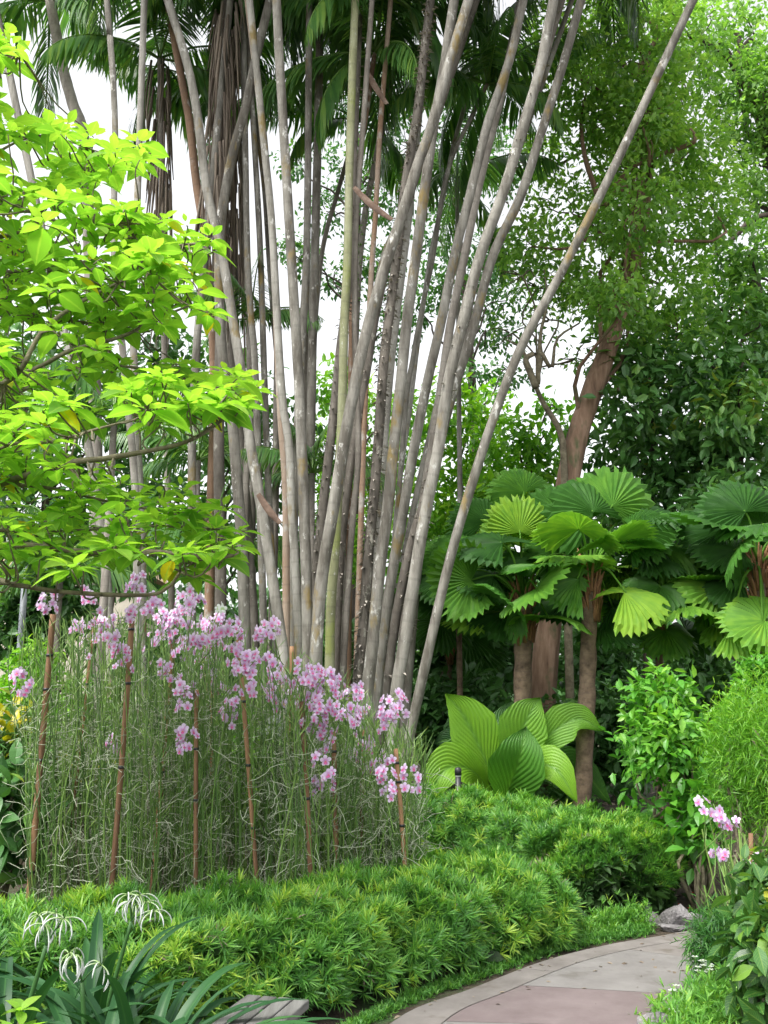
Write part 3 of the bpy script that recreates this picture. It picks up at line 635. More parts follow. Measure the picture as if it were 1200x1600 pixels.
# bright trees behind the palms
tree('broadleaf_tree', 'bright green leafy tree lit behind the right stems of the palm clump', [(720, 1180), (722, 900), (718, 720)], 20, 17.5,
     [(690, 640, 60, 50), (740, 690, 55, 50), (660, 720, 60, 55), (720, 780, 60, 55), (650, 800, 60, 55), (770, 740, 45, 50), (760, 640, 40, 40), (700, 850, 60, 50), (780, 800, 50, 50)],
     M_BRIGHT, M_BLACKLIMB, 0.17, 620, 0.68, T=T_MID)
tree('broadleaf_tree', 'bright green tree showing low between the centre palm stems', [(560, 1150), (562, 850), (560, 700)], 20, 19.0,
     [(560, 640, 50, 50), (520, 700, 45, 50), (580, 740, 50, 50), (540, 790, 50, 50), (500, 780, 40, 50), (590, 830, 50, 50), (540, 860, 60, 50), (520, 600, 35, 40), (620, 660, 40, 45)],
     M_BRIGHT, M_BLACKLIMB, 0.17, 620, 0.6, T=T_MID)
tree('broadleaf_tree', 'rounded bright shrub tree between the leaning grey palm and crooked dark tree', [(820, 1180), (820, 900), (815, 760)], 20, 16.0,
     [(800, 690, 50, 40), (850, 680, 45, 40), (830, 730, 50, 45), (780, 740, 40, 45), (860, 740, 40, 40), (820, 790, 60, 45), (870, 640, 28, 30)],
     M_BRIGHT, M_BLACKLIMB, 0.19, 360, 0.42, T=T_MID)
tree('broadleaf_tree', 'thin leaved cool green tree seen against the sky behind the right palm stems', [(745, 1150), (745, 800), (735, 560), (715, 350)], 22, 22.0,
     [(700, 290, 45, 55), (740, 270, 40, 40), (735, 430, 50, 45), (760, 520, 50, 35), (690, 440, 40, 40), (680, 360, 35, 40), (790, 470, 40, 40), (740, 590, 40, 30), (770, 400, 45, 45), (800, 580, 35, 25), (720, 180, 45, 50), (650, 480, 30, 30), (790, 250, 50, 60)],
     M_BLUE, M_BLACKLIMB, 0.17, 800, 0.5, twigs=4)
tree('broadleaf_tree', 'thin leaved cool green tree seen against the sky behind the centre palm stems', [(545, 1150), (548, 800), (550, 560), (560, 300)], 22, 23.0,
     [(590, 180, 45, 60), (630, 130, 45, 60), (600, 300, 45, 55), (540, 260, 35, 50), (510, 330, 40, 35), (460, 250, 25, 35), (640, 230, 35, 45), (560, 420, 30, 45), (520, 440, 30, 30), (480, 400, 30, 30), (600, 420, 35, 40), (610, 520, 40, 45), (520, 150, 40, 60), (450, 390, 25, 30)],
     M_BLUE, M_BLACKLIMB, 0.17, 800, 0.5, twigs=4)
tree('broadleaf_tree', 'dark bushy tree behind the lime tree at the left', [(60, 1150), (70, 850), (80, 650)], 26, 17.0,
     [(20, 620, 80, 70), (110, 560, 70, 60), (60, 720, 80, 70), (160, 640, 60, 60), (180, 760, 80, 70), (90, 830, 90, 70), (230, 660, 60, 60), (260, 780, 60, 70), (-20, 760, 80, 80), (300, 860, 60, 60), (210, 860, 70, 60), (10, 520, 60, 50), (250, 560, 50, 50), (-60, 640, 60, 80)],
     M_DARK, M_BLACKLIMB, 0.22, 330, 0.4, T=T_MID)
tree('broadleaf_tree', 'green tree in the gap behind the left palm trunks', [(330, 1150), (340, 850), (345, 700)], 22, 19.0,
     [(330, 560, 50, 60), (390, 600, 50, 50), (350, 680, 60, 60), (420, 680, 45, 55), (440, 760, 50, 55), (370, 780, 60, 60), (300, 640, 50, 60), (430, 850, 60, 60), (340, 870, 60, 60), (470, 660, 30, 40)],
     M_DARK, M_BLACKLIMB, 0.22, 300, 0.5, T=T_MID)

# far woods that close the horizon
fw = MB()
for k in range(260):
    x = U(-42, 42); y = U(30, 44); h = U(1.0, 5.6) + 2.2 * sstep(-2, -14, -abs(x)) * 0
    clump_leaves(fw, T_MID, np.array([x, y, h]), np.array([U(1.6, 2.6), 1.6, U(1.3, 2.0)]), 240, 0.42, U(0.15, 0.6))
tag(fw.build('distant_woods', M_DARK, smooth=False), 'dark belt of far trees closing the view behind the garden', 'woods', kind='stuff')

def shrub(name, label, cx, cy, rx, ry, Y, mat, leaf, n, tint=0.5, cat='shrub', T=T_MID, lumps=7, group=None, ry3=None, droop=0.15, stem=M_LIMB, shell=0.45, spread=0.62):
    c = P(cx, cy, Y); s = S(cy, Y); rad = np.array([rx * s, ry3 or (rx + ry) * 0.4 * s, ry * s])
    foot = np.array([c[0], c[1], gz(c[0], c[1])])
    root = thing(name, foot, label, cat, group)
    st = MB(); lf = MB()
    for k in range(lumps):
        u = nrm(R.normal(0, 1, 3)) * U(0.35, 1) ** 0.5; cc = c + u * rad * spread
        limb(st, foot + R.normal(0, 0.03, 3) * [1, 1, 0], cc, 0.02, 0.006, 0.05, k=5)
        clump_leaves(lf, T, cc, rad * U(0.36, 0.52), n // lumps, leaf, tint + R.normal(0, 0.08), droop, shell=shell)
    st.build('stems', stem, root); lf.build('foliage', mat, root, smooth=False)
    return root

# understorey between and behind the fan palms
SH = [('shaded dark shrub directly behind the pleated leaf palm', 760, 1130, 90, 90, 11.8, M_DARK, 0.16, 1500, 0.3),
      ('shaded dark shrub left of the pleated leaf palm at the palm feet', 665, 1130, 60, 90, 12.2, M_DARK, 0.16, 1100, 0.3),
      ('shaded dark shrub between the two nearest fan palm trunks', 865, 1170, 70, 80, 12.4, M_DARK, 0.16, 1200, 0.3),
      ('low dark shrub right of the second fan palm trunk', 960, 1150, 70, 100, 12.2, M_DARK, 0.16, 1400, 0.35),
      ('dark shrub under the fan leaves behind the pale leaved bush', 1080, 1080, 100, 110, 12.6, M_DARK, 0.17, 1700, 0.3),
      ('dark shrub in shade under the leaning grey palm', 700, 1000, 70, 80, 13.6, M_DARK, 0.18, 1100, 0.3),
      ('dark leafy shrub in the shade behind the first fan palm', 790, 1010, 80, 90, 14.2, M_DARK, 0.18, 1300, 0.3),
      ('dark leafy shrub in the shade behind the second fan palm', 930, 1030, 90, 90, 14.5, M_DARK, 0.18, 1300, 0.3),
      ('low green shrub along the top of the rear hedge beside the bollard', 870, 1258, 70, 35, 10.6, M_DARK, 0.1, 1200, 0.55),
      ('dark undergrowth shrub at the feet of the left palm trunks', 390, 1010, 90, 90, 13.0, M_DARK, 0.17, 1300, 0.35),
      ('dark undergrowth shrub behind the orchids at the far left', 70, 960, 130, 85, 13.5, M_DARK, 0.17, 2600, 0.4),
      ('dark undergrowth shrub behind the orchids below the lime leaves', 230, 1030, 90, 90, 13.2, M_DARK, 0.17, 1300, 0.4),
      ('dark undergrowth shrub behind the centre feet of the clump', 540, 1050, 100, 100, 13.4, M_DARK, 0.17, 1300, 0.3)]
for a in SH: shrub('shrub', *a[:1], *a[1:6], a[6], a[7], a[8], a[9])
shrub('shrub', 'round light green bush beside the lamp post at the left edge', 15, 1060, 75, 75, 9.6, M_BRIGHT, 0.07, 2600, 0.55)
shrub('shrub', 'bright yellow green shrub glimpsed behind the orchid stems at the left', 130, 1150, 120, 110, 9.8, M_BRIGHT, 0.11, 1900, 0.55)
shrub('shrub', 'bright green shrub glimpsed behind the orchid stems at the centre', 330, 1190, 130, 110, 9.7, M_BRIGHT, 0.11, 1900, 0.45)
shrub('shrub', 'green shrub glimpsed behind the orchid stems at the right end', 500, 1220, 110, 90, 9.6, M_SHRUB, 0.11, 1500, 0.45)
shrub('croton_bush', 'dark bush with yellow blotched leaves below the lamp post', 40, 1170, 80, 100, 8.6, M_CROTON, 0.13, 900, 0.5, T=T_BIG)
shrub('croton_bush', 'yellow blotched bush half hidden behind the leftmost stakes', 130, 1210, 60, 60, 8.4, M_CROTON, 0.12, 420, 0.5, T=T_BIG)
shrub('shrub', 'dark glossy leaved plant at the left edge beside the first stake', 10, 1270, 50, 90, 7.4, M_DARK, 0.18, 420, 0.4, T=T_BIG)
# right side
shrub('shrub', 'pale fresh green bush with arching leafy twigs at the right', 1080, 1150, 110, 100, 8.2, M_SHRUB, 0.10, 3400, 0.62, lumps=14, T=T_MID, droop=0.1, spread=0.75)
shrub('shrub', 'green bush with small leaves behind the pale arching bush', 1190, 1090, 60, 80, 8.8, M_SHRUB, 0.09, 2200, 0.5, lumps=9)
shrub('shrub', 'small dark leaved shrub beside the end of the rear hedge', 1010, 1310, 45, 60, 8.8, M_SHRUB, 0.12, 700, 0.2, lumps=7)
shrub('shrub', 'spindly shrub with upright pointed leaves behind the right hand orchid', 1090, 1290, 50, 70, 7.8, M_SHRUB, 0.13, 420, 0.35, lumps=8, T=T_BIG)
shrub('feathery_bush', 'feathery yellow green bush at the right edge above the orchid', 1185, 1205, 75, 190, 6.6, M_BRIGHT, 0.065, 17000, 0.45, lumps=18, T=T_NEEDLE)
shrub('veined_plant', 'leafy plant with yellow veined dark leaves in the bottom right corner', 1192, 1490, 42, 130, 5.0, M_VEINED, 0.115, 560, 0.5, lumps=11, T=T_BIG, droop=0.4)
shrub('veined_plant', 'smaller yellow veined plant just below the right hand orchid', 1185, 1400, 34, 50, 5.6, M_VEINED, 0.11, 260, 0.45, lumps=6, T=T_BIG, droop=0.4)
shrub('shrub', 'fine leaved dark green tuft spilling over the right side of the path', 1120, 1490, 36, 72, 5.9, M_HEDGE, 0.08, 3000, 0.2, lumps=9, T=T_NEEDLE)

# ------------------------------------------------------------------ fan palms
def fan_mesh(r, nseg, span, droop, cup, tint, seed):
    """pleated circular leaf with its hub at the origin, lying in XY, opening towards +Y"""
    rg = np.random.default_rng(seed)
    mb = MB(); V = [(0, 0, 0)]; A = [(0, 0, tint)]; Fc = []
    m = nseg * 2 + 1; rows = 5
    th = np.linspace(-span / 2, span / 2, m)
    jag = rg.uniform(0, 1, m)
    split = {int(v) for v in rg.integers(2, nseg, 6)}
    for i in range(1, rows + 1):
        u = i / rows
        for k in range(m):
            L = r * (0.9 + 0.1 * math.cos(th[k] * 0.9)) * (1 - (0.06 + 0.10 * (jag[k])) * (k % 2) * (i == rows)) * (1 + 0.02 * rg.normal())
            x, y = L * u * math.sin(th[k]), L * u * math.cos(th[k])
            z = (0.034 * r * (1 if k % 2 else -1)) * (u ** 0.8) - droop * r * u * u * (0.5 + 0.5 * abs(math.sin(th[k]))) + cup * r * u * abs(th[k]) / 3
            z += 0.05 * r * u * math.sin(th[k] * 3 + seed)
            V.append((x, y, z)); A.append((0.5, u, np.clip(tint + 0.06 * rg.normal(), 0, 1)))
    for k in range(m - 1):
        Fc.append((0, 1 + k + 1, 1 + k))
        for i in range(rows - 1):
            if k // 2 in split and i == rows - 2 and k % 2: continue
            a = 1 + i * m + k; b = a + m
            Fc.append((a, a + 1, b + 1, b))
    mb.raw(V, Fc, A)
    return mb.mesh('leaf', M_FAN, smooth=False)
def fan_palm(label, foot_px, top_px, w_, Y, leaves, seed, r=0.48, extra=9):
    """leaves = (hub px, hub py, radius px, facing azimuth/tilt, roll, tint, dY)"""
    top = P(*top_px, Y); fb = P(*foot_px, Y); foot = np.array([fb[0], fb[1], gz(fb[0], fb[1]) - 0.05])
    root = thing('fan_palm', foot, label, 'fan palm', 'fan palms beyond the rear hedge')
    wr = w_ * S(top_px[1], Y) / 2
    t = MB(); n = 20
    path = spline([foot, foot + (top - foot) * 0.5 + R.normal(0, 0.02, 3), top], n)
    t.tube(path, wr * (1.05 - 0.1 * np.linspace(0, 1, n)) * (1 + 0.06 * np.sin(np.arange(n) * 2.1)), 12, bump=0.06)
    t.build('trunk', M_FANTRUNK, root)
    f = MB()
    for k in range(60):
        a = U(0, 6.28); h = U(-0.35, 0.2); c = top + [wr * 0.9 * math.cos(a), wr * 0.9 * math.sin(a), h - 0.1]
        f.tube([c, c + [0.02 * math.cos(a), 0.02 * math.sin(a), 0.1], c + [0.07 * math.cos(a), 0.07 * math.sin(a), 0.22]], [0.022, 0.016, 0.004], 4)
    f.build('crown_fibre', M_FIBRE, root)
    todo = []
    for (hx, hy, rp, up, face, tint, dY) in leaves:  # tint also paints in the light
        # up = angle of the leaf's axis in the picture (0 = up, 90 = right); face = tilt of the blade: 0 faces the camera, 90 lies flat
        a, b = math.radians(up), math.radians(face)
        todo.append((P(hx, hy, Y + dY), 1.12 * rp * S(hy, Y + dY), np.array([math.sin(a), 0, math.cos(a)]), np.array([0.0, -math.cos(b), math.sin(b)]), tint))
    rg = np.random.default_rng(900 + seed)
    for q in range(extra):
        az = q * 2.4 + rg.uniform(-.3, .3); el = rg.uniform(-0.55, 0.9); dist = rg.uniform(0.38, 0.7) * r / 0.5
        o_ = np.array([math.cos(az) * math.cos(el), math.sin(az) * math.cos(el), math.sin(el)])
        ax = nrm(o_ + np.array([0, 0, -0.35]))
        todo.append((top + o_ * dist + [0, 0, 0.1], r * rg.uniform(0.85, 1.1), ax, nrm(np.array([0, 0, 1.0]) + rg.normal(0, 0.5, 3) - 0.2 * o_), rg.uniform(0.2, 0.9)))
    for k, (hub, rad, ax, nn, tint) in enumerate(todo):
        me = fan_mesh(rad, 25, rg.uniform(3.2, 4.9), rg.uniform(0.15, 0.5), rg.uniform(-0.3, 0.5), tint, seed * 50 + k)
        yv = nrm(ax - nn * (ax @ nn)); xv = np.cross(yv, nn)
        Mx = __import__('mathutils').Matrix(((xv[0], yv[0], nn[0]), (xv[1], yv[1], nn[1]), (xv[2], yv[2], nn[2])))
        o = inst('leaf', me, root, hub, rot=Mx.to_euler())
        st = MB(); m1 = top + (hub - top) * 0.5 + [0, 0, 0.10 + 0.12 * np.linalg.norm(hub - top)]
        st.tube(spline([top + [0, 0, 0.05], m1, hub + yv * rad * 0.05], 10), np.linspace(0.016, 0.009, 10), 5, tint=0.75)
        stalk = st.build('stalk', M_FAN)
        stalk.parent = o
        stalk.data.transform((o.matrix_local if False else __import__('mathutils').Matrix.Translation(Vector([float(v) for v in hub])) @ Mx.to_4x4()).inverted())
    return root
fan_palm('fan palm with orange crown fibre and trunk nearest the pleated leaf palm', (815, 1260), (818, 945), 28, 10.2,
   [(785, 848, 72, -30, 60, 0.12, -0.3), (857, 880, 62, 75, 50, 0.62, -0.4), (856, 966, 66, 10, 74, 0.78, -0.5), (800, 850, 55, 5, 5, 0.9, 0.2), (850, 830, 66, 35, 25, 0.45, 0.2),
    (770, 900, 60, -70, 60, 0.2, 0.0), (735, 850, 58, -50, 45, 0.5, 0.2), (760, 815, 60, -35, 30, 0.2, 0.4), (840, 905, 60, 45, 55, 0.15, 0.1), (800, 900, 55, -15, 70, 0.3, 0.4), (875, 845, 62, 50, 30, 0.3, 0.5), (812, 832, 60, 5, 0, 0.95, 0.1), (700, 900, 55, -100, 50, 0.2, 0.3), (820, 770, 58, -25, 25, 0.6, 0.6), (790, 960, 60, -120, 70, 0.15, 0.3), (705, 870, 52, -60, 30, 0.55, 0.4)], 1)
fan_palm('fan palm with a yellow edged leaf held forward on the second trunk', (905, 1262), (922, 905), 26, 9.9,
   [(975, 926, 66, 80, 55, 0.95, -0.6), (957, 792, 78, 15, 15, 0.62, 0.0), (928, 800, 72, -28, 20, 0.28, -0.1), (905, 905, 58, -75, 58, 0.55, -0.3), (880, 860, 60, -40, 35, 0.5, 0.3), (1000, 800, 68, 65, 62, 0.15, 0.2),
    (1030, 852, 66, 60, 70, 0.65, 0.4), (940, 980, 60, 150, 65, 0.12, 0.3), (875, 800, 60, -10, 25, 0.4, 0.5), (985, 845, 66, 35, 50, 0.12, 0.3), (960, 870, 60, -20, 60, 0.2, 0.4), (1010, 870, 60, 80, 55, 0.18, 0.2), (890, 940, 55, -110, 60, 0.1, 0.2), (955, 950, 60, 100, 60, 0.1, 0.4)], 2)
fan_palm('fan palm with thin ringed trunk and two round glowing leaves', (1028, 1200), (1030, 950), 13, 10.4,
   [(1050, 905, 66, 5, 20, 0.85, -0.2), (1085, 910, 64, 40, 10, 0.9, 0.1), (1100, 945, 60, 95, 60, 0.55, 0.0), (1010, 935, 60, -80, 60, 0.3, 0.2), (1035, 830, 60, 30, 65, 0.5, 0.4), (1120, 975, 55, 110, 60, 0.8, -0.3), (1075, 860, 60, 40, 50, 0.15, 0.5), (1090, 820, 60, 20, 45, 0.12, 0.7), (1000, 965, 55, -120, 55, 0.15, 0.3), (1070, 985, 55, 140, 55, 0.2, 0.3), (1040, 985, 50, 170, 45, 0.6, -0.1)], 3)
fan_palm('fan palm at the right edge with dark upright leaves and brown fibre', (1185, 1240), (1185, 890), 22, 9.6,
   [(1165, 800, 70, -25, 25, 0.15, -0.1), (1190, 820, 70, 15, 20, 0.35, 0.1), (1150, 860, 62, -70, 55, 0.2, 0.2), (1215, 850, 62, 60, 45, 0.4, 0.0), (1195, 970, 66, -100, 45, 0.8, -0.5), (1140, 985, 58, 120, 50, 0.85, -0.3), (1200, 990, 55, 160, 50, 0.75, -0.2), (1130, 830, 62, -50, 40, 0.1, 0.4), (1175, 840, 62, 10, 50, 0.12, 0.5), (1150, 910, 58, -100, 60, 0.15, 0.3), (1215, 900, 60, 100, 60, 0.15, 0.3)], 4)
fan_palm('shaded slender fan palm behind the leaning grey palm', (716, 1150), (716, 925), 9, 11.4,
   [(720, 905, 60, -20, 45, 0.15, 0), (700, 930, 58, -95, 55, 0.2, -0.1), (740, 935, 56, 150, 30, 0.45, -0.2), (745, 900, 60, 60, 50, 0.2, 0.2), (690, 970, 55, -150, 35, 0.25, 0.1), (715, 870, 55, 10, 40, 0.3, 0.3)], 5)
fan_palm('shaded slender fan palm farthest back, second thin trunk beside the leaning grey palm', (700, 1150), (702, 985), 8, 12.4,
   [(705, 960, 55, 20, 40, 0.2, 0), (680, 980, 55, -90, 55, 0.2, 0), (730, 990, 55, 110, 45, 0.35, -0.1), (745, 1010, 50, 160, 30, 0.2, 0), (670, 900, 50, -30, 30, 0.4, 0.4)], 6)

# pleated paddle leaved palm
def joey_leaf(base, tip, width, fold, tint, bow, seed):
    """paddle leaf from base to tip (world), pleated, with its midrib bowed along bow"""
    mb = MB(); base, tip, bow = map(lambda v: np.asarray(v, float), (base, tip, bow))
    rg = np.random.default_rng(seed)
    n, m = 44, 61
    mid = spline([base, base + (tip - base) * 0.35 + bow, base + (tip - base) * 0.72 + bow * 1.15, tip], n)
    t = nrm(np.gradient(mid, axis=0))
    side = nrm(np.cross(t, np.broadcast_to([0.0, -1.0, 0.35], t.shape)))
    nn = np.cross(side, t)
    u = np.linspace(0, 1, n)
    wv = width * np.interp(u, [0, 0.08, 0.25, 0.45, 0.58, 0.76, 0.9, 1], [0.04, 0.10, 0.44, 0.86, 1.0, 0.66, 0.30, 0.02])
    c = np.linspace(-1, 1, m)
    sl = 0.20 * np.abs(c) * width
    V = np.zeros((n, m, 3)); A = np.zeros((n, m, 3))
    for i in range(n):
        ph = (np.abs(c)[None] * 0.0)
        pl = 0.03 * width * np.cos((np.abs(c) * 13 - u[i] * 22) * math.pi) * min(1, 5 * u[i])
        lift = fold * np.abs(c) * wv[i] * (1 + 0.25 * math.sin(u[i] * 5 + seed)) + pl - 0.05 * wv[i] * c * c
        V[i] = mid[i] + side[i] * (c * wv[i])[:, None] + nn[i] * lift[:, None] + t[i] * (-0.14 * np.abs(c) * wv[i])[:, None]
        A[i, :, 0] = c; A[i, :, 1] = u[i]; A[i, :, 2] = tint
    i, j = np.meshgrid(np.arange(n - 1), np.arange(m - 1), indexing='ij'); q = (i * m + j).ravel()
    mb.raw(V, list(np.stack([q, q + 1, q + 1 + m, q + m], -1)), A)
    return mb
JB = P(779, 1262, 9.8); JB[2] = gz(JB[0], JB[1])
jp = thing('pleated_leaf_palm', JB, 'stemless palm with huge pleated paddle leaves glowing green behind the rear hedge', 'palm')
for k, (bx, by, tx, ty, wd, fo, ti, b, dY) in enumerate([  # ti is each leaf's green: lit leaves painted bright, shaded ones dark
    (778, 1240, 696, 1084, 41, 0.45, 0.88, (0.03, 0.0, 0.05), -0.1), (788, 1226, 844, 1090, 40, 0.40, 0.75, (-0.02, -0.05, 0.05), -0.1), (790, 1238, 942, 1142, 31, 0.45, 0.72, (0.0, 0.0, 0.24), -0.1),
    (786, 1222, 902, 1254, 32, 0.25, 1.0, (0.0, -0.05, 0.22), -0.5), (776, 1245, 678, 1162, 28, 0.3, 0.02, (0.0, 0.05, 0.14), 0.25), (770, 1238, 662, 1268, 36, 0.3, 0.95, (0, -0.05, 0.28), -0.45),
    (780, 1268, 822, 1136, 44, 0.5, 0.42, (0.0, -0.16, 0.0), -0.35), (788, 1240, 956, 1258, 32, 0.3, 0.25, (0, 0.05, 0.26), 0.2), (783, 1230, 800, 1094, 36, 0.4, 0.2, (0.0, 0.05, 0.03), 0.4), (786, 1234, 890, 1122, 28, 0.4, 0.2, (0, 0, 0.1), 0.45),
    (775, 1238, 738, 1108, 32, 0.4, 0.15, (0, 0, 0.08), 0.45), (774, 1244, 690, 1236, 30, 0.3, 0.4, (0, 0, 0.3), 0.05)]):
    s = S(by, 9.8)
    joey_leaf(P(bx, by, 9.8), P(tx, ty, 9.8 + dY), wd * s, fo, ti, b, k).build('leaf', M_JOEY, jp)
st = MB()
for k in range(11):
    a = U(0, 6.28); st.tube([JB + [0.06 * math.cos(a), 0.06 * math.sin(a), -0.02], P(U(774, 792), U(1212, 1236), 9.8)], [0.02, 0.014], 6, tint=0.5)
st.build('stalks', M_JOEY, jp)

# ------------------------------------------------------------------ hedges
def rosette_leaves(mb, T, pos, nrmv, n_each, size, tint, spread=(0.25, 1.25), wid=None, mat=0):
    m = len(pos); k = m * n_each
    nv = np.repeat(nrm(nrmv), n_each, 0)
    r = nrm(R.normal(0, 1, (k, 3))); tan = nrm(r - nv * np.sum(r * nv, 1)[:, None])
    e = U(spread[0], spread[1], k)
    d = nv * np.cos(e)[:, None] + tan * np.sin(e)[:, None]
    sz = np.repeat(np.broadcast_to(size, (m,)), n_each) * U(0.6, 1.15, k)
    tt = np.repeat(np.broadcast_to(tint, (m,)), n_each) + R.normal(0, 0.08, k)
    # the youngest leaves stand up in the middle and are paler
    tt = tt + 0.18 * (1 - e / spread[1])
    mb.scatter(T, np.repeat(pos, n_each, 0), d, nv + tan * -0.3 + R.normal(0, 0.15, (k, 3)), sz, np.clip(tt, 0, 1), mat=mat, wid=wid)
def hedge(label, line, hw, h, n, size, tint, seed, name='hedge', each=17, taper=1.0, yellow=0.14):
    L = spline(line, 80)
    foot = np.array([L[40][0], L[40][1], 0.0])
    root = thing(name, foot, label, 'hedge')
    t = np.gradient(L, axis=0); t /= np.linalg.norm(t, axis=1, keepdims=True)
    sidev = np.stack([t[:, 1], -t[:, 0]], -1)
    ph = np.random.default_rng(seed).uniform(0, 6.28, 12)
    def surf(u, a, k):
        """point of the hedge surface: u along, a around from the near side (0) over the top to the far side (pi), k depth factor"""
        ix = u * 79
        c = np.stack([np.interp(ix, np.arange(80), L[:, q]) for q in range(2)], -1)
        s_ = np.stack([np.interp(ix, np.arange(80), sidev[:, q]) for q in range(2)], -1)
        endf = np.clip(np.minimum(u, 1 - u) * 9, 0, 1) ** 0.5
        lump = 0.90 + 0.17 * np.abs(np.sin(u * 19 + ph[0] + 0.9 * np.sin(a * 2 + ph[5]))) + 0.10 * np.sin(u * 37 + ph[1] - 3 * a) * np.sin(a * 5 + ph[6]) + 0.05 * np.sin(u * 93 + 5 * a + ph[2])
        ca, sa = np.cos(a), np.sin(a)
        rx = np.sign(ca) * np.abs(ca) ** 0.65 * hw * lump * k * (0.55 + 0.45 * endf)
        rz = np.abs(sa) ** 0.6 * h * lump * k * (1 + (taper - 1) * u) * (0.45 + 0.55 * endf)
        g_ = gz(c[:, 0], c[:, 1])
        p = np.stack([c[:, 0] + s_[:, 0] * rx, c[:, 1] + s_[:, 1] * rx, g_ + rz + 0.03], -1)
        nv = np.stack([s_[:, 0] * ca, s_[:, 1] * ca, sa * 1.0 + 0.25], -1)
        return p, nrm(nv)
    lf = MB()
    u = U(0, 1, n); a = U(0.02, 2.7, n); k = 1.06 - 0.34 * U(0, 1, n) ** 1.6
    p, nv = surf(u, a, k)
    nv = nrm(nv + R.normal(0, 0.3, (n, 3)) + [0, 0, 0.15])
    patch = 0.5 + 0.3 * np.sin(p[:, 0] * 4.1 + ph[3]) * np.sin(p[:, 1] * 3.3 + p[:, 2] * 5 + ph[4]) + 0.3 * np.sin(p[:, 0] * 13 + ph[7]) * np.sin(p[:, 1] * 11 + p[:, 2] * 14 + ph[8])
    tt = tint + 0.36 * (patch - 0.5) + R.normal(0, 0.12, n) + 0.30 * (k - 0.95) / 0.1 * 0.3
    tt += (U(0, 1, n) < yellow) * 0.22
    rosette_leaves(lf, T_NEEDLE, p, nv, each, size * U(0.75, 1.2, n), tt)
    sel = np.where(U(0, 1, n) < 0.012)[0]
    rosette_leaves(lf, T_NEEDLE, p[sel] + [0, 0, 0.01], nv[sel], 9, size, U(0, 1, len(sel)), (0.7, 1.6), mat=1)
    lf.build('foliage', [M_HEDGE, M_DEAD], root, smooth=False)
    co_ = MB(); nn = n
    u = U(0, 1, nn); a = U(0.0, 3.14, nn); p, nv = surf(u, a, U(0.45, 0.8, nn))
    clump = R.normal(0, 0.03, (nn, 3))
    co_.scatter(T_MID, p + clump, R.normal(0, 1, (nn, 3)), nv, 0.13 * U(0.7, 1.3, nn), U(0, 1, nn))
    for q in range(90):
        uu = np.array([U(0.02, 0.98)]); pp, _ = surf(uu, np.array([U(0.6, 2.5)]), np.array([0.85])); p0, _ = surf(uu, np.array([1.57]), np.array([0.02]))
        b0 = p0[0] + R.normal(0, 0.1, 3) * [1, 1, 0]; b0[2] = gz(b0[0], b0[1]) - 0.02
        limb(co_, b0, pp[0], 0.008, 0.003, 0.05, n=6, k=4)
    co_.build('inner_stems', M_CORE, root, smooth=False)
    return root
hedge('long front hedge of narrow leaf tufts curving along the path', [(-2.6, 5.2), (-1.8, 5.3), (-1.15, 5.42), (-0.55, 5.78), (0.0, 6.35), (0.5, 6.88), (0.86, 7.15), (1.12, 7.3)], 0.49, 0.50, 8600, 0.088, 0.50, 1, taper=0.82)
hedge('rounded rear hedge mound of narrow leaf tufts behind the front hedge', [(0.0, 9.0), (0.7, 8.8), (1.3, 8.45), (1.7, 8.0), (1.78, 7.62)], 0.60, 0.56, 7000, 0.088, 0.47, 2)
hedge('short dull green hedge at the left edge behind the spider lilies', [(-3.9, 6.7), (-3.2, 6.6), (-2.6, 6.4)], 0.35, 0.50, 1500, 0.075, 0.25, 3)
# low mossy cover between the hedge foot and the path
mc = MB()
def cover(mb, pts, n, size, tint, hgt):
    L = spline(pts, 60); ix = U(0, 59, n); wv = np.interp(ix, np.arange(60), L[:, 2])
    c = np.stack([np.interp(ix, np.arange(60), L[:, q]) for q in range(2)], -1) + R.normal(0, 0.45, (n, 2)) * wv[:, None]
    hz = np.abs(R.normal(0, hgt, n)) * np.interp(ix, np.arange(60), np.linspace(0.5, 1.3, 60))
    p = np.stack([c[:, 0], c[:, 1], gz(c[:, 0], c[:, 1]) + hz], -1)
    rosette_leaves(mb, T_NEEDLE, p, np.tile([0, 0, 1.0], (n, 1)) + R.normal(0, 0.3, (n, 3)), 7, size, U(tint - .15, tint + .15, n), (0.2, 1.4), wid=1.6)
cover(mc, [(-0.28, 5.0, 0.07), (0.08, 5.62, 0.07), (0.5, 6.1, 0.08), (0.95, 6.62, 0.09), (1.42, 7.02, 0.10), (1.9, 7.3, 0.06)], 3000, 0.035, 0.45, 0.02)
cover(mc, [(1.25, 7.1, 0.08), (1.55, 7.25, 0.12), (1.9, 7.45, 0.10)], 1100, 0.055, 0.6, 0.07)
tag(mc.build('ground_cover', M_HEDGE, smooth=False), 'low mossy ground cover between the front hedge and the path', 'ground cover', kind='stuff')
mc = MB()
cover(mc, [(1.25, 4.3, 0.12), (1.45, 5.0, 0.2), (1.75, 5.5, 0.22), (2.1, 5.75, 0.2)], 1500, 0.075, 0.6, 0.06)
cover(mc, [(2.3, 7.55, 0.25), (3.0, 7.7, 0.3), (4.0, 7.9, 0.3)], 900, 0.05, 0.5, 0.05)
tag(mc.build('ground_cover', M_HEDGE, smooth=False), 'low green ground cover spilling onto the right side of the path', 'ground cover', kind='stuff')
fl = MB()
for q in range(70):
    k_ = int(U(52, 135)); t_ = U(0.0, 1.0) ** 2 if U(0, 1) < .7 else U(0, 1); pp = PL[k_] + (PR[k_] - PL[k_]) * t_
    fl.scatter(T_MID, [[pp[0], pp[1], 0.031]], [[U(-1, 1), U(-1, 1), 0]], [[U(-.2, .2), U(-.2, .2), 1]], U(0.012, 0.05), U(0, 1))
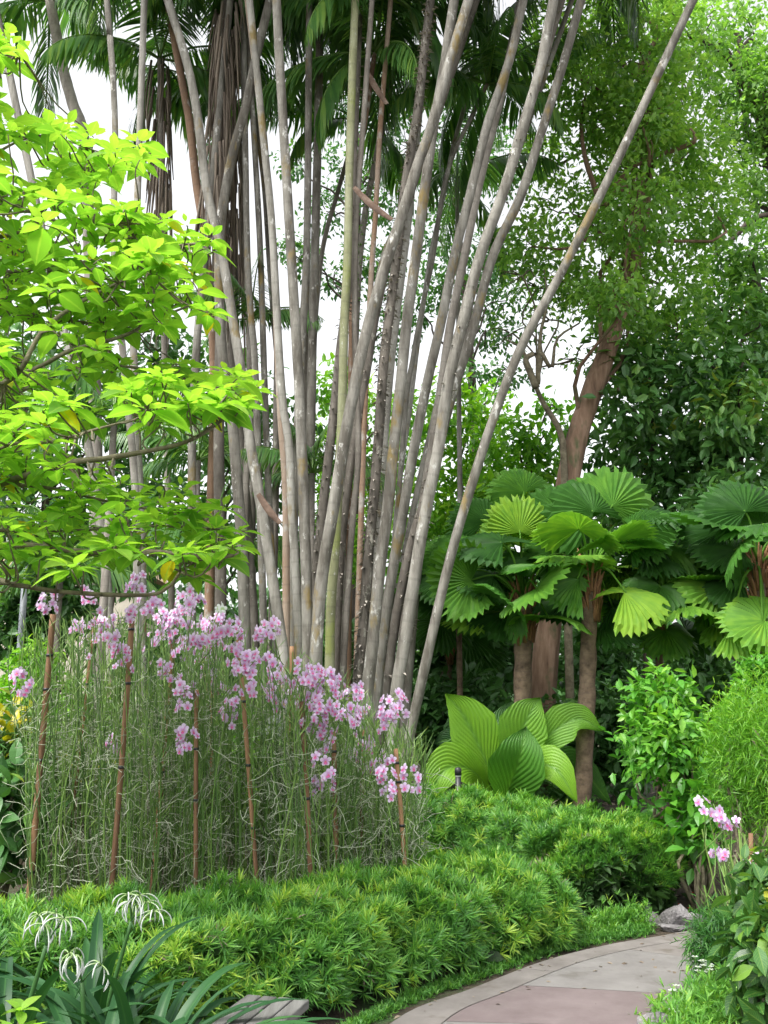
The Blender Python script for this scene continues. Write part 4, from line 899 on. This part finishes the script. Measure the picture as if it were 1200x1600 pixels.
tag(fl.build('fallen_leaves', M_DEAD), 'small dry leaves and grit fallen on the concrete path', 'leaf litter', kind='stuff')
# leaf litter on soil
ll = MB(); n = 2600
x = U(-7, 7, n); y = U(6.5, 15, n); ok = ~((x > 0.2) & (y < 7.6)); x, y = x[ok], y[ok]; n = len(x)
ll.scatter(T_MID, np.stack([x, y, gz(x, y) + 0.012], -1), np.stack([U(-1, 1, n), U(-1, 1, n), U(-.1, .2, n)], -1), np.stack([U(-.3, .3, n), U(-.3, .3, n), np.ones(n)], -1), U(0.06, 0.14, n), U(0, 1, n))
tag(ll.build('fallen_leaves', M_DEAD), 'brown fallen leaves lying on the soil of the beds', 'leaf litter', kind='stuff')

# ------------------------------------------------------------------ orchids
def flower(mb, c, face, size, whit=0.0):
    face = nrm(face); r = nrm(np.cross(face, [0, 0, 1.0])); up = np.cross(r, face)
    for k in range(5):
        a = math.radians(90 + 72 * k) + U(-.12, .12)
        d = r * math.cos(a) + up * math.sin(a) + face * 0.22
        mb.scatter(T_PETAL, c, d, face, size * U(0.45, 0.58), 0.5, mat=0, wid=1.15)
    mb.scatter(T_PETAL, c + face * size * 0.05, face * 0.55 - up * 0.8, face + up * 0.5, size * 0.36, 0.5, mat=1, wid=1.5)
    mb.scatter(T_PETAL, c + face * size * 0.05, face * 0.9 + up * 0.15, up, size * 0.16, 0.5, mat=1, wid=1.2)
def spray(parent, c, n, spread, white=False, size=0.066):
    mb = MB(); c = np.asarray(c, float)
    axis = nrm(R.normal(0, 0.35, 3) + [0, 0, 1.0])
    mb.tube([c - axis * 0.30 + R.normal(0, 0.05, 3) * [1, 1, 0], c - axis * 0.1, c + axis * spread], [0.004, 0.0035, 0.002], 4, mat=2, tint=0.6)
    for k in range(n):
        a = U(0, 6.28); h = U(-1, 1) * spread
        o = np.array([math.cos(a), math.sin(a), U(-.1, .35)])
        if U(0, 1) < 0.6: o[1] = -abs(o[1])
        q = c + axis * h + o * spread * U(0.35, 0.95)
        mb.tube([c + axis * h, q], [0.0025, 0.002], 3, mat=2, tint=0.9)
        flower(mb, q, o + R.normal(0, 0.3, 3) + [0, -0.35, 0], size * U(0.85, 1.15))
    return mb.build('flower_spray', [M_WHITEP if white else M_PETAL, M_WHITEP if white else M_LIP, M_STEM], parent)
SPR = [(75, 945, 9), (140, 938, 6), (35, 1066, 7), (128, 981, 9), (160, 975, 8), (195, 967, 7), (180, 1003, 10), (187, 1026, 8), (141, 1008, 4), (216, 912, 10), (232, 953, 8), (252, 962, 5),
       (270, 970, 8), (287, 946, 10), (302, 942, 7), (290, 966, 9), (275, 985, 7), (318, 985, 8), (338, 972, 9), (352, 982, 9), (362, 1002, 8), (335, 1000, 7), (300, 1012, 9), (285, 1018, 8), (318, 1018, 7), (245, 1000, 5), (260, 1050, 7), (286, 1072, 7), (290, 1088, 5),
       (290, 1153, 9), (175, 1167, 5), (345, 1075, 6), (362, 1092, 6), (360, 1123, 6), (383, 1025, 9), (395, 1036, 9), (412, 988, 6), (425, 972, 4), (376, 1040, 6), (428, 1048, 8), (395, 1068, 7), (433, 1058, 6), (470, 1058, 9), (482, 1062, 9), (428, 1095, 8), (425, 1140, 6),
       (500, 1068, 9), (515, 1070, 9), (485, 1098, 9), (502, 1108, 10), (492, 1125, 8), (550, 1080, 9), (556, 1098, 8), (540, 1110, 8), (522, 1122, 8), (555, 1126, 9), (503, 1155, 7), (553, 1180, 7), (572, 1163, 6), (588, 1193, 8), (600, 1203, 6), (606, 1226, 6), (642, 1216, 6), (605, 1110, 10), (620, 1103, 8), (613, 1126, 7), (507, 1240, 5), (507, 1200, 6), (330, 1045, 6), (455, 1085, 6)]
STK = [  # (top, bottom) in pixels, depth
 ((83, 960), (50, 1350), 6.9, 11, 'long leaning brown stake at the left end of the orchid row'),
 ((149, 965), (133, 1100), 7.7, 7, 'thin brown stake between the first two tall stakes at the left'),
 ((207, 958), (175, 1370), 6.8, 10, 'tall dark ringed stake rising left of the thick pink sprays'),
 ((272, 985), (258, 1150), 7.6, 9, 'reddish stake standing in the middle of the thickest pink sprays'),
 ((307, 1078), (306, 1370), 7.0, 8, 'short topped brown stake just right of a lone low pink spray'),
 ((331, 1030), (331, 1130), 8.0, 7, 'faint rear stake behind the short topped brown one'),
 ((372, 990), (402, 1392), 6.9, 8, 'brown stake leaning left at its top in the middle of the row'),
 ((456, 1010), (454, 1215), 7.5, 8, 'plain brown stake standing high above the pink sprays right of the middle'),
 ((471, 1096), (487, 1410), 6.7, 9, 'dark lower stake reaching down to the front hedge right of the middle'),
 ((521, 1142), (527, 1370), 7.0, 9, 'reddish brown stake under the dense pink sprays near the right end'),
 ((567, 1140), (566, 1250), 7.7, 7, 'thin rear stake among the small sprays near the right end'),
 ((618, 1170), (633, 1365), 7.0, 8, 'last brown stake at the right end of the orchid row')]
plants = []
for k, (a, b, Y, wpx, lab) in enumerate(STK):
    A, B = P(*a, Y), P(*b, Y)
    d = (B - A); foot = A + d * (A[2] + 0.1 - gz(A[0], A[1])) / -d[2]
    m = MB(); pts = spline([foot, A + d * 0.5 + R.normal(0, 0.004, 3), A], 16)
    rr = wpx * S(b[1], Y) * 0.48
    rad = np.full(16, rr * 0.95); m.tube(pts, rad, 9, bump=0.06)
    for q in np.cumsum(U(0.12, 0.35, 9)):                # dark ties
        if q < 0.95:
            c = np.array([np.interp(q * 15, np.arange(16), pts[:, i]) for i in range(3)])
            m.tube([c - [0, 0, 0.009], c + [0, 0, 0.009]], rr * 1.14, 9, mat=1)
    o = m.build('stake', [M_STAKE, M_BLACK]); tag(o, lab, 'stake', 'brown stakes in the orchid row')
    plants.append((foot, Y))
ORL = ['sparse leaning orchid with one spray at the left end of the row', 'orchid with pink clusters between the first and second tall stakes', 'orchid around the tall dark ringed stake with twin pink clusters',
       'fullest orchid with the thickest mass of pink sprays', 'orchid with a lone low pink spray beside the short topped stake', 'orchid of faint rear sprays behind the short topped stake',
       'orchid with large pink sprays around the stake in the middle of the row', 'orchid with sprays round the high plain stake right of the middle', 'orchid of pale low sprays at the dark lower stake',
       'orchid with the dense pink sprays near the right end of the row', 'orchid with small scattered sprays near the right end', 'last orchid at the right end with one upright pink spray']
spx = [(p[0], p[1]) for p in SPR]
own = {k: [] for k in range(12)}
mids = [((a[0] + b[0]) / 2 if k not in (1, 3, 5, 7, 10) else a[0]) for k, (a, b, *_r) in enumerate(STK)]
for s_ in SPR:
    k = int(np.argmin([abs(s_[0] - a[0]) + 0.15 * abs(s_[1] - a[1]) for (a, b, *_r) in STK])); own[k].append(s_)
xL = -30
for k, (foot, Y) in enumerate(plants):
    root = thing('orchid_plant', [foot[0] + 0.05, foot[1] + 0.05, gz(foot[0], foot[1])], ORL[k], 'orchid', 'orchids staked in a row behind the hedge')
    st = MB(); rt = MB()
    topz = P(*STK[k][0], Y)[2]
    ns = 62
    cxp = mids[k]
    for q in range(ns):
        px = cxp + R.normal(0, 34); px = min(max(px, 52 + abs(R.normal(0, 14))), 640)
        yy = Y + U(-0.08, 0.85)
        b0 = P(px, 1380, yy); b0[2] = gz(b0[0], b0[1])
        # the row's outline falls from left to right
        lim = np.interp(px, [0, 60, 200, 350, 450, 560, 640], [1010, 965, 950, 975, 1010, 1080, 1140]) + abs(R.normal(0, 70))
        e = P(px + R.normal(0, 18), lim, yy + R.normal(0, 0.08))
        m1 = b0 + (e - b0) * 0.4 + R.normal(0, 0.05, 3); m2 = b0 + (e - b0) * 0.75 + R.normal(0, 0.05, 3)
        pts = spline([b0, m1, m2, e], 14)
        tn = U(0.1, 0.75)
        st.tube(pts, np.linspace(0.0046, 0.003, 14), 4, tint=tn)
        m = int(U(14, 26)); ix = U(2, 13, m)
        c = np.stack([np.interp(ix, np.arange(14), pts[:, i]) for i in range(3)], -1)
        a = U(0, 6.28, m); d = np.stack([np.cos(a) * 0.6, np.sin(a) * 0.6, U(0.5, 1.1, m)], -1)
        st.scatter(leaf_t([(0.5, 0.022)], 0.5, -0.12, centre=False), c, d, R.normal(0, 1, (m, 3)), U(0.08, 0.17, m), np.clip(tn + U(-.1, .35, m), 0, 1))
        for z in range(int(U(4, 10))):
            c0 = np.array([np.interp(U(1, 9.5), np.arange(14), pts[:, i]) for i in range(3)])
            v = nrm(R.normal(0, 1, 3) * [1, 0.6, 0.55]); pl = [c0]
            for w_ in range(6):
                v = nrm(v + R.normal(0, 0.42, 3)); pl.append(pl[-1] + v * U(0.025, 0.06))
            rt.tube(pl, [0.0024] * 6 + [0.0015], 3, cap=False)
    st.build('stems', M_STEM, root, smooth=False); rt.build('aerial_roots', M_ROOT, root)['kind'] = 'stuff'
    for (sx_, sy_, n) in own[k]:
        yy = Y + U(-0.45, 0.1)
        spray(root, P(sx_, sy_, yy), n + 4, 0.09, size=0.064, white=(sx_, sy_) == (425, 1140))
    if k == 5: spray(root, P(343, 953, 7.2), 5, 0.05, white=True)
# the orchid at the right
c = P(1150, 1420, 6.0); foot = np.array([c[0], c[1], 0])
root = thing('orchid_plant', foot, 'orchid with pale lilac sprays on arching stalks across the path at the right edge', 'orchid')
st = MB()
for q in range(26):
    px = U(1120, 1190); yy = 6.0 + U(-.2, .3); b0 = P(px + 10, 1440, yy); b0[2] = 0
    e = P(px + U(-30, 10), U(1290, 1400), yy); pts = spline([b0, b0 + (e - b0) * 0.5 + R.normal(0, 0.03, 3), e], 10)
    st.tube(pts, 0.0045, 4, tint=U(0.4, 0.9))
    m = 10; ix = U(2, 9, m); cc = np.stack([np.interp(ix, np.arange(10), pts[:, i]) for i in range(3)], -1); a = U(0, 6.28, m)
    st.scatter(leaf_t([(0.5, 0.022)], 0.5, -0.12, centre=False), cc, np.stack([np.cos(a) * .5, np.sin(a) * .5, U(.6, 1, m)], -1), R.normal(0, 1, (m, 3)), U(0.08, 0.15, m), U(0.4, 1, m))
for e, b in (((1105, 1262), (1150, 1400)), ((1125, 1335), (1150, 1410)), ((1170, 1345), (1165, 1400)), ((1130, 1280), (1155, 1400))):
    st.tube(spline([P(*b, 6.0), P((e[0] + b[0]) / 2 - 6, (e[1] + b[1]) / 2, 6.0), P(*e, 5.95)], 10), 0.0035, 4, tint=0.8)
st.build('stems', M_STEM, root, smooth=False)
for sx_, sy_, n in ((1100, 1258, 4), (1118, 1266, 5), (1128, 1280, 6), (1142, 1287, 5), (1118, 1338, 5), (1130, 1332, 5), (1172, 1346, 5)): spray(root, P(sx_, sy_, 5.9), n, 0.04, size=0.06)
A, B = P(1173, 1302, 6.1), P(1170, 1440, 6.1); B[2] = -0.1
m = MB(); m.tube(spline([B, (A + B) / 2, A], 8), 0.014, 8); tag(m.build('stake', M_STAKE), 'short brown stake beside the lilac orchid at the right edge', 'stake')

# ------------------------------------------------------------------ lime green tree at the left
LT = np.array([-3.0, 5.4, -0.05])
lime = thing('lime_tree', LT, 'lime green tree with large leaves on layered branches at the left', 'tree')
tb = MB()
tpath = spline([LT, (-2.95, 5.4, 1.0), (-2.85, 5.35, 2.2), (-2.8, 5.4, 3.4), (-2.75, 5.3, 4.6), (-2.7, 5.35, 5.4)], 30)
tb.tube(tpath, np.linspace(0.13, 0.035, 30), 12, bump=0.05)
LIMBS = [([(60, 212), (150, 236), (188, 250)], 5.2, 3), ([(0, 110), (30, 80)], 5.0, 3), ([(30, 362), (92, 300), (140, 276), (190, 248), (235, 240)], 5.3, 5), ([(60, 420), (180, 402), (270, 385), (325, 378)], 5.4, 5),
         ([(20, 590), (68, 515), (130, 470), (190, 440), (230, 425)], 4.9, 6), ([(40, 582), (110, 548), (190, 526), (240, 500), (300, 476)], 5.2, 6), ([(0, 625), (120, 574), (190, 572), (300, 590), (405, 618)], 5.6, 5), ([(90, 728), (165, 716), (230, 705), (292, 690), (335, 665), (366, 640)], 4.9, 7),
         ([(-20, 765), (60, 760), (200, 790), (330, 805)], 5.3, 5), ([(-20, 858), (40, 852), (130, 862), (240, 862), (330, 872), (365, 868)], 4.9, 8), ([(-20, 908), (20, 913), (100, 925), (225, 930), (262, 918), (282, 893)], 4.7, 6), ([(-20, 830), (100, 830), (250, 822), (385, 830)], 5.5, 5),
         ([(0, 700), (80, 690), (160, 668), (230, 650)], 4.6, 4), ([(0, 320), (90, 345), (200, 352)], 4.8, 4), ([(-10, 480), (110, 500), (210, 512)], 5.6, 4)]
LP = []
for pts, Y, rpx in LIMBS:
    w3 = [P(x, y, Y + U(-.12, .12)) for x, y in pts]
    k = int(np.clip(np.argmin(np.abs(tpath[:, 2] - (w3[0][2] - 0.25))), 2, 28))
    path = spline([tpath[k], (tpath[k] + w3[0]) / 2 + [0, 0, 0.05]] + w3, 34)
    r0 = rpx * 0.0033 * 0.62
    tb.tube(path, np.linspace(r0 * 1.5, r0 * 0.55, 34), 8, bump=0.1)
    LP.append(path[10:])
LPa = np.concatenate(LP)
POLY = np.array([(-90, 30), (10, 50), (30, 90), (60, 120), (95, 195), (140, 208), (225, 220), (240, 240), (205, 265), (190, 300), (225, 340), (325, 358), (338, 400), (305, 425), (325, 470), (338, 500), (295, 520), (250, 530), (235, 565), (325, 575), (400, 595), (415, 622), (360, 640), (330, 645), (255, 650), (250, 690), (130, 705), (135, 720), (260, 750), (330, 785), (380, 805), (390, 830), (370, 862), (325, 890), (300, 905), (265, 880), (180, 882), (130, 905), (95, 895), (60, 912), (0, 905), (-90, 900)], float)
HOLES = [(165, 690, 80, 32), (225, 535, 55, 30), (40, 262, 45, 26), (60, 545, 55, 28), (120, 925, 110, 25), (185, 300, 45, 25), (55, 170, 40, 25), (225, 880, 40, 12), (30, 885, 60, 14), (165, 395, 22, 16), (60, 800, 40, 16), (280, 700, 60, 22), (150, 610, 45, 14)]
def inpoly(x, y, p):
    c = False; j = len(p) - 1
    for i in range(len(p)):
        if (p[i, 1] > y) != (p[j, 1] > y) and x < (p[j, 0] - p[i, 0]) * (y - p[i, 1]) / (p[j, 1] - p[i, 1]) + p[i, 0]: c = not c
        j = i
    return c
lf = MB(); cnt = 0
ros = []
while cnt < 600:
    x, y = U(-90, 420), U(30, 930)
    if not inpoly(x, y, POLY) or any(((x - h[0]) / h[2]) ** 2 + ((y - h[1]) / h[3]) ** 2 < 1 for h in HOLES): continue
    near = [(y - np.interp(x, [q[0] for q in pts], [q[1] for q in pts]), Yl) for pts, Yl, _r in LIMBS if pts[0][0] - 120 < x < pts[-1][0] + 55]
    near = [q for q in near if -62 < q[0] < 14]
    if not near and U(0, 1) > 0.10: continue
    Y = (near[int(U(0, len(near)))][1] if near else 5.4) + U(-0.55, 0.65); c = P(x, y, Y); ros.append(c); cnt += 1
    k = int(np.argmin(np.linalg.norm((LPa - c) * [1, 0.7, 1.2], axis=1)))
    a = LPa[k]
    m1 = a + (c - a) * 0.4 + [0, 0, -0.12 * np.linalg.norm(c - a)] + R.normal(0, 0.03, 3)
    tb.tube(spline([a, m1, a + (c - a) * 0.8 + R.normal(0, 0.02, 3), c], 9), np.linspace(0.006, 0.003, 9), 5)
    big = U(0.75, 1.15)
    n = int(U(6, 10)); az = U(0, 6.28) + np.arange(n) * 2.4 + U(-.25, .25, n)
    el = np.linspace(-0.25, 0.75, n) + R.normal(0, 0.12, n)
    d = np.stack([np.cos(az) * np.cos(el), np.sin(az) * np.cos(el), np.sin(el)], -1)
    nn = np.stack([-np.cos(az) * np.sin(el) * 0.8, -np.sin(az) * np.sin(el) * 0.8, np.ones(n)], -1) + R.normal(0, 0.22, (n, 3))
    sz = 0.138 * big * (1.15 - 0.6 * np.linspace(0, 1, n)) * U(0.8, 1.2, n)
    tt = np.clip(0.5 + 0.3 * np.linspace(-0.5, 1, n) + R.normal(0, 0.12, n), 0, 0.9)
    if U(0, 1) < 0.06: tt[0] = 1.0
    lf.scatter(T_BIG, c + d * 0.025, d, nn, sz, tt, wid=U(0.9, 1.25, n))
tb.build('trunk', M_LIMB, lime); lf.build('crown', M_LIME, lime)
# lime sprig in the bottom left corner
c = P(15, 1640, 3.5); root = thing('lime_shrub', [c[0], c[1], 0], 'small lime leaved sprig poking into the bottom left corner', 'shrub')
s_ = MB(); lf = MB()
for q in range(7):
    e = P(U(-60, 40), U(1575, 1680), 3.5 + U(-.15, .15)); limb(s_, [c[0], c[1], 0], e, 0.012, 0.005, 0.05)
    n = 8; az = np.arange(n) * 2.4 + U(0, 6); el = np.linspace(-.1, .8, n)
    d = np.stack([np.cos(az) * np.cos(el), np.sin(az) * np.cos(el), np.sin(el)], -1)
    lf.scatter(T_BIG, np.tile(e, (n, 1)), d, np.tile([0, 0, 1.0], (n, 1)) + R.normal(0, .2, (n, 3)), U(0.06, 0.12, n), U(.4, .85, n))
s_.build('stems', M_LIMB, root); lf.build('foliage', M_LIME, root)

# ------------------------------------------------------------------ spider lilies
def strap(mb, b, az, el0, L, wd, tint, droop):
    n = 14; u = np.linspace(0, 1, n); el = el0 - droop * u ** 1.5
    st = L / (n - 1)
    h = np.concatenate([[0], np.cumsum(np.cos(el[:-1]) * st)]); z = np.concatenate([[0], np.cumsum(np.sin(el[:-1]) * st)])
    c = b + np.stack([math.cos(az) * h, math.sin(az) * h, z], -1)
    t = nrm(np.gradient(c, axis=0)); sd_ = np.array([-math.sin(az), math.cos(az), 0]); up = np.cross(t, sd_) * -1
    up = np.where(up[:, 2:3] < 0, -up, up)
    w_ = wd * np.interp(u, [0, .1, .5, .85, 1], [0.6, 0.85, 1, 0.7, 0.03]) / 2
    V = np.zeros((n, 5, 3)); A = np.zeros((n, 5, 3))
    for j, q in enumerate((-1, -.5, 0, .5, 1)):
        V[:, j] = c + sd_ * (q * w_)[:, None] + up * (abs(q) * w_ * 0.35)[:, None]; A[:, j, 0] = q
    A[..., 1] = u[:, None]; A[..., 2] = tint
    i, j = np.meshgrid(np.arange(n - 1), np.arange(4), indexing='ij'); q = (i * 5 + j).ravel()
    mb.raw(V, list(np.stack([q, q + 1, q + 6, q + 5], -1)), A)
def lily(label, x, y, n, heads, L=0.85, az0=None):
    root = thing('spider_lily', [x, y, 0], label, 'spider lily', 'spider lilies in the bottom left corner')
    lf = MB()
    for k in range(n):
        az = U(0, 6.28); el = U(0.55, 1.45)
        strap(lf, np.array([x + 0.05 * math.cos(az), y + 0.05 * math.sin(az), 0.02]), az, el, L * U(0.7, 1.15), U(0.045, 0.07), U(0.05, 0.8), U(1.0, 2.3))
    lf.build('leaves', M_LILY, root)
    for (sx_, sy_, Yh, fl) in heads:
        hd = P(sx_, sy_, Yh); m = MB()
        m.tube(spline([(x, y, 0.05), ((x + hd[0]) / 2, (y + hd[1]) / 2, hd[2] * 0.55), hd], 12), np.linspace(0.013, 0.008, 12), 7, tint=0.9)
        stalk = m.build('flower_stalk', M_LILY, root)
        f = MB()
        for (fx, fy) in fl:
            fc = P(fx, fy, Yh + U(-.05, .03))
            f.tube(spline([hd, (hd + fc) / 2 + [0, 0, 0.01], fc], 8), [0.003] * 8, 4, mat=1, tint=0.9)
            a0 = U(0, 6.28)
            for q in range(6):
                az = a0 + q * 1.047 + U(-.2, .2); pl = [fc]; el = U(-0.3, 0.95); ls_ = U(0.8, 1.2)
                for w_ in range(9):
                    el -= U(0.16, 0.32); pl.append(pl[-1] + 0.012 * ls_ * np.array([math.cos(az) * math.cos(el), math.sin(az) * math.cos(el), math.sin(el)]))
                f.tube(pl, [0.002] + [0.0028] * 7 + [0.002, 0.001], 4, mat=0)
                if q % 2: f.tube([fc, fc + [0.02 * math.cos(az), 0.02 * math.sin(az), 0.05], fc + [0.035 * math.cos(az), 0.035 * math.sin(az), 0.075]], [0.0013, 0.0012, 0.001], 3, mat=1, tint=1)
        for q in range(3): 
            a = U(0, 6.28); f.tube([hd, hd + [0.02 * math.cos(a), 0.02 * math.sin(a), -0.05]], [0.006, 0.001], 4, mat=1, tint=0.7)
        f.build('flower', [M_WHITEP, M_LILY], root)
lily('spider lily with two spidery white heads low at the front left', -1.02, 3.72, 66, [(128, 1535, 3.7, [(108, 1490), (118, 1492), (158, 1508)])], 0.86)
lily('spider lily with a twin white head in front of the short left hedge', -1.45, 3.95, 66, [(72, 1478, 3.9, [(60, 1430), (88, 1428), (100, 1436), (70, 1445)])], 0.86)
lily('spider lily with one large drooping white head against the front hedge', -1.25, 4.45, 46, [(205, 1440, 4.4, [(200, 1398), (218, 1400), (228, 1410), (240, 1425), (205, 1405), (212, 1412)])], 0.8)
lily('flowerless spider lily with long straps arching towards the bench', -0.92, 3.95, 60, [], 0.78)

# ------------------------------------------------------------------ bench
a0 = np.array([-0.305, 4.30, 0.40]); dv = nrm(np.array([-0.26, -0.97, 0])); sv = np.array([-0.97, 0.26, 0])
bn = thing('bench', [a0[0], a0[1], 0], 'weathered grey slatted bench top among the plants beside the path', 'bench')
m = MB()
for k in range(4):
    c = a0 + dv * 0.7 + sv * (0.035 + k * 0.071) - [0, 0, 0.018]
    m.box(c + dv * U(-.006, .006), sv * 0.0315, dv * 0.7, [0, 0, 0.018], tint=U(0, 1))
o = m.build('seat', M_BENCH, bn, smooth=False)
bv = o.modifiers.new('bevel', 'BEVEL'); bv.width = 0.005; bv.segments = 2
for e in (0.12, 1.28):
    m = MB(); m.box(a0 + dv * e + sv * 0.14 + [0, 0, -0.062], sv * 0.13, dv * 0.03, [0, 0, 0.026]); m.build('rail', M_BENCH, bn, smooth=False)
    for s2 in (0.045, 0.235):
        m = MB(); m.box(a0 + dv * e + sv * s2 + [0, 0, -0.089 - 0.155], sv * 0.03, dv * 0.026, [0, 0, 0.155]); m.build('leg', M_BENCH, bn, smooth=False)

# ------------------------------------------------------------------ rocks
def rock(label, px, py, Y, sx_, sy_, sz_, seed):
    rg = np.random.default_rng(seed)
    import bmesh
    bm = bmesh.new(); bmesh.ops.create_icosphere(bm, subdivisions=4, radius=1)
    pl = [(nrm(rg.normal(0, 1, 3)), rg.uniform(0.45, 0.8)) for _ in range(13)]
    for v in bm.verts:
        p = np.array(v.co)
        for nv, dd in pl:
            e = p @ nv - dd
            if e > 0: p = p - nv * e * 0.92
        v.co = p * [sx_, sy_, sz_] * (1 + 0.03 * rg.normal())
    me = bpy.data.meshes.new('rock'); bm.to_mesh(me); bm.free(); me.materials.append(M_ROCK)
    o = bpy.data.objects.new('rock', me); COL.objects.link(o)
    c = P(px, py, Y); o.location = (c[0], c[1], gz(c[0], c[1]) + sz_ * 0.25); o.rotation_euler = (rg.uniform(-.3, .3), rg.uniform(-.3, .3), rg.uniform(0, 6))
    for q in me.polygons: q.use_smooth = False
    return tag(o, label, 'rock', 'grey rocks where the path bends')
rock('largest grey angular rock at the far bend of the path', 1052, 1446, 7.5, 0.15, 0.13, 0.16, 4)
rock('small grey rock right of the largest one at the far bend', 1090, 1450, 7.5, 0.10, 0.09, 0.08, 5)
rock('low brownish rock left of the largest one by the hedge end', 1020, 1446, 7.6, 0.09, 0.09, 0.09, 6)
rock('brown flat rock in front of the largest one touching the path', 1050, 1459, 7.36, 0.12, 0.07, 0.05, 8)
rock('rounded dark rock at the bottom edge beside the path on the right', 1020, 1600, 5.15, 0.10, 0.12, 0.09, 9)

# ------------------------------------------------------------------ lamp post, bollard, house
Y = 12.5; b = P(22, 1140, Y); t_ = P(22, 872, Y); g0 = gz(b[0], b[1])
lp = thing('lamp_post', [b[0], b[1], g0], 'plain grey lamp post at the left edge', 'lamp post')
m = MB(); m.tube([(b[0], b[1], g0 - .1), (b[0], b[1], g0 + 0.5), (b[0], b[1], g0 + 0.52), (b[0], b[1], t_[2])], [0.06, 0.06, 0.042, 0.042], 14); m.build('pole', M_POST, lp)
m = MB(); z = t_[2]; m.tube([(b[0], b[1], z + q) for q in (0, .04, .3, .34)], [0.05, 0.10, 0.12, 0.12], 14); m.build('lantern', M_GLASS, lp)
m = MB(); m.tube([(b[0], b[1], z + q) for q in (.345, .37, .42)], [0.15, 0.14, 0.03], 14); m.build('cap', M_POST, lp)
Y = 8.75; b = P(717, 1290, Y); t_ = P(717, 1206, Y); g0 = gz(b[0], b[1])
bo = thing('bollard_light', [b[0], b[1], g0], 'black bollard light standing behind the rear hedge', 'bollard')
m = MB(); m.tube([(b[0], b[1], g0 - .05), (b[0], b[1], t_[2] - 0.04)], 0.026, 14); m.build('post', M_BLACK, bo)
m = MB(); m.tube([(b[0], b[1], t_[2] - 0.04), (b[0], b[1], t_[2] - 0.03)], 0.0275, 14); m.build('band', M_GLASS, bo)
m = MB(); m.tube([(b[0], b[1], t_[2] - 0.03), (b[0], b[1], t_[2] + .03), (b[0], b[1], t_[2] + .04)], [0.03, 0.03, 0.01], 14); m.build('cap', M_BLACK, bo)
c = P(130, 905, 27); hs_ = thing('house', [c[0], c[1], 0.45], 'house with a tan tiled roof far behind the lime tree', 'house')
m = MB(); m.box([c[0], c[1], 0.45 + (c[2] - 0.45) / 2], [1.9, 0, 0], [0, 1.6, 0], [0, 0, (c[2] - 0.45) / 2]); m.build('wall', M_WALL, hs_, smooth=False)
m = MB(); x0, y0, z0 = c
m.raw([(x0 - 2.2, y0 - 1.9, z0 - .05), (x0 + 2.2, y0 - 1.9, z0 - .05), (x0 + 2.2, y0 + 1.9, z0 - .05), (x0 - 2.2, y0 + 1.9, z0 - .05), (x0 - 1, y0, z0 + 1.2), (x0 + 1, y0, z0 + 1.2)], [(0, 1, 5, 4), (1, 2, 5), (2, 3, 4, 5), (3, 0, 4), (3, 2, 1, 0)])
m.build('roof', M_ROOF, hs_, smooth=False)

# ------------------------------------------------------------------ young palms and ferny fronds
def young(label, px, py, Y, n, scale, seed, cat='young palm'):
    c = P(px, py, Y); g0 = gz(c[0], c[1]); r = np.random.default_rng(seed)
    root = thing('young_palm', [c[0], c[1], g0], label, cat, 'young palms low in the shade')
    m = MB(); m.tube([(c[0], c[1], g0 - .05), (c[0], c[1], (g0 + c[2]) / 2), c], [0.05, 0.045, 0.035], 8); m.build('trunk', M_PALMD, root)
    for k in range(n): inst('frond', FRY[k % 4], root, c, k * 2.4 + r.uniform(0, .5), scale * r.uniform(.85, 1.15))
young('young feather palm with a bright drooping frond seen through the lime tree', 178, 665, 9.6, 9, 0.75, 1)
young('young feather palm in shade between the left palm trunks', 392, 500, 11.8, 8, 0.7, 2)
young('young feather palm at the foot of the clump behind the crossing trunk', 488, 740, 11.4, 8, 0.7, 3)
young('grey green feather palm behind the orchids under the lowest lime branch', 95, 900, 12.0, 11, 1.0, 4)
young('young feather palm low behind the broad dark trunk', 350, 870, 12.2, 8, 0.8, 5)
young('young feather palm left of the shaggy trunk', 310, 720, 12.0, 8, 0.8, 6)
# arching grassy plant beside the pleated palm
c = P(655, 1200, 8.9); root = thing('grassy_plant', [c[0], c[1], gz(c[0], c[1])], 'arching light green strappy plant left of the pleated leaf palm', 'plant')
m = MB()
for k in range(34): strap(m, np.array([c[0] + U(-.1, .1), c[1] + U(-.1, .1), gz(c[0], c[1])]), U(0, 6.28), U(0.9, 1.45), U(0.5, 0.95), 0.022, U(.4, 1), U(1.2, 2.4))
m.build('leaves', M_BRIGHT, root)
# white blossoms by the path
for k, (px, py, Y, lab) in enumerate([(1105, 1507, 5.7, 'white blossom spray drooping over the path edge, topmost of three at the right'), (1056, 1546, 5.45, 'small white blossom low on the ground cover, middle of three at the right'), (1054, 1583, 5.2, 'small white blossom nearest the bottom edge at the right')]):
    m = MB(); c = P(px, py, Y)
    for q in range(14 if k == 0 else 6):
        e = c + R.normal(0, 0.028 if k == 0 else 0.014, 3); az = U(0, 6.28)
        for w_ in range(5): m.scatter(T_PETAL, e, np.array([math.cos(az + w_ * 1.26), math.sin(az + w_ * 1.26), 0.3]), np.array([0, 0, 1.0]), 0.02, 0.5)
        m.tube([e, e + [0.01, 0.02, -0.09]], [0.002, 0.0015], 3, mat=1, tint=.6)
    tag(m.build('white_blossom', [M_WHITEP, M_STEM]), lab, 'flower', 'white blossoms beside the path')
m = MB()
for q in range(26):
    x, y = U(2.1, 3.0), U(7.65, 8.3); e = np.array([x, y, gz(x, y) + U(.05, .12)])
    for w_ in range(5): m.scatter(T_PETAL, e, np.array([math.cos(w_ * 1.26), math.sin(w_ * 1.26), .3]), np.array([0, 0, 1.]), 0.018, .5)
tag(m.build('red_flowers', M_REDP), 'scattering of tiny red flowers on the ground behind the rocks', 'flowers', kind='stuff')
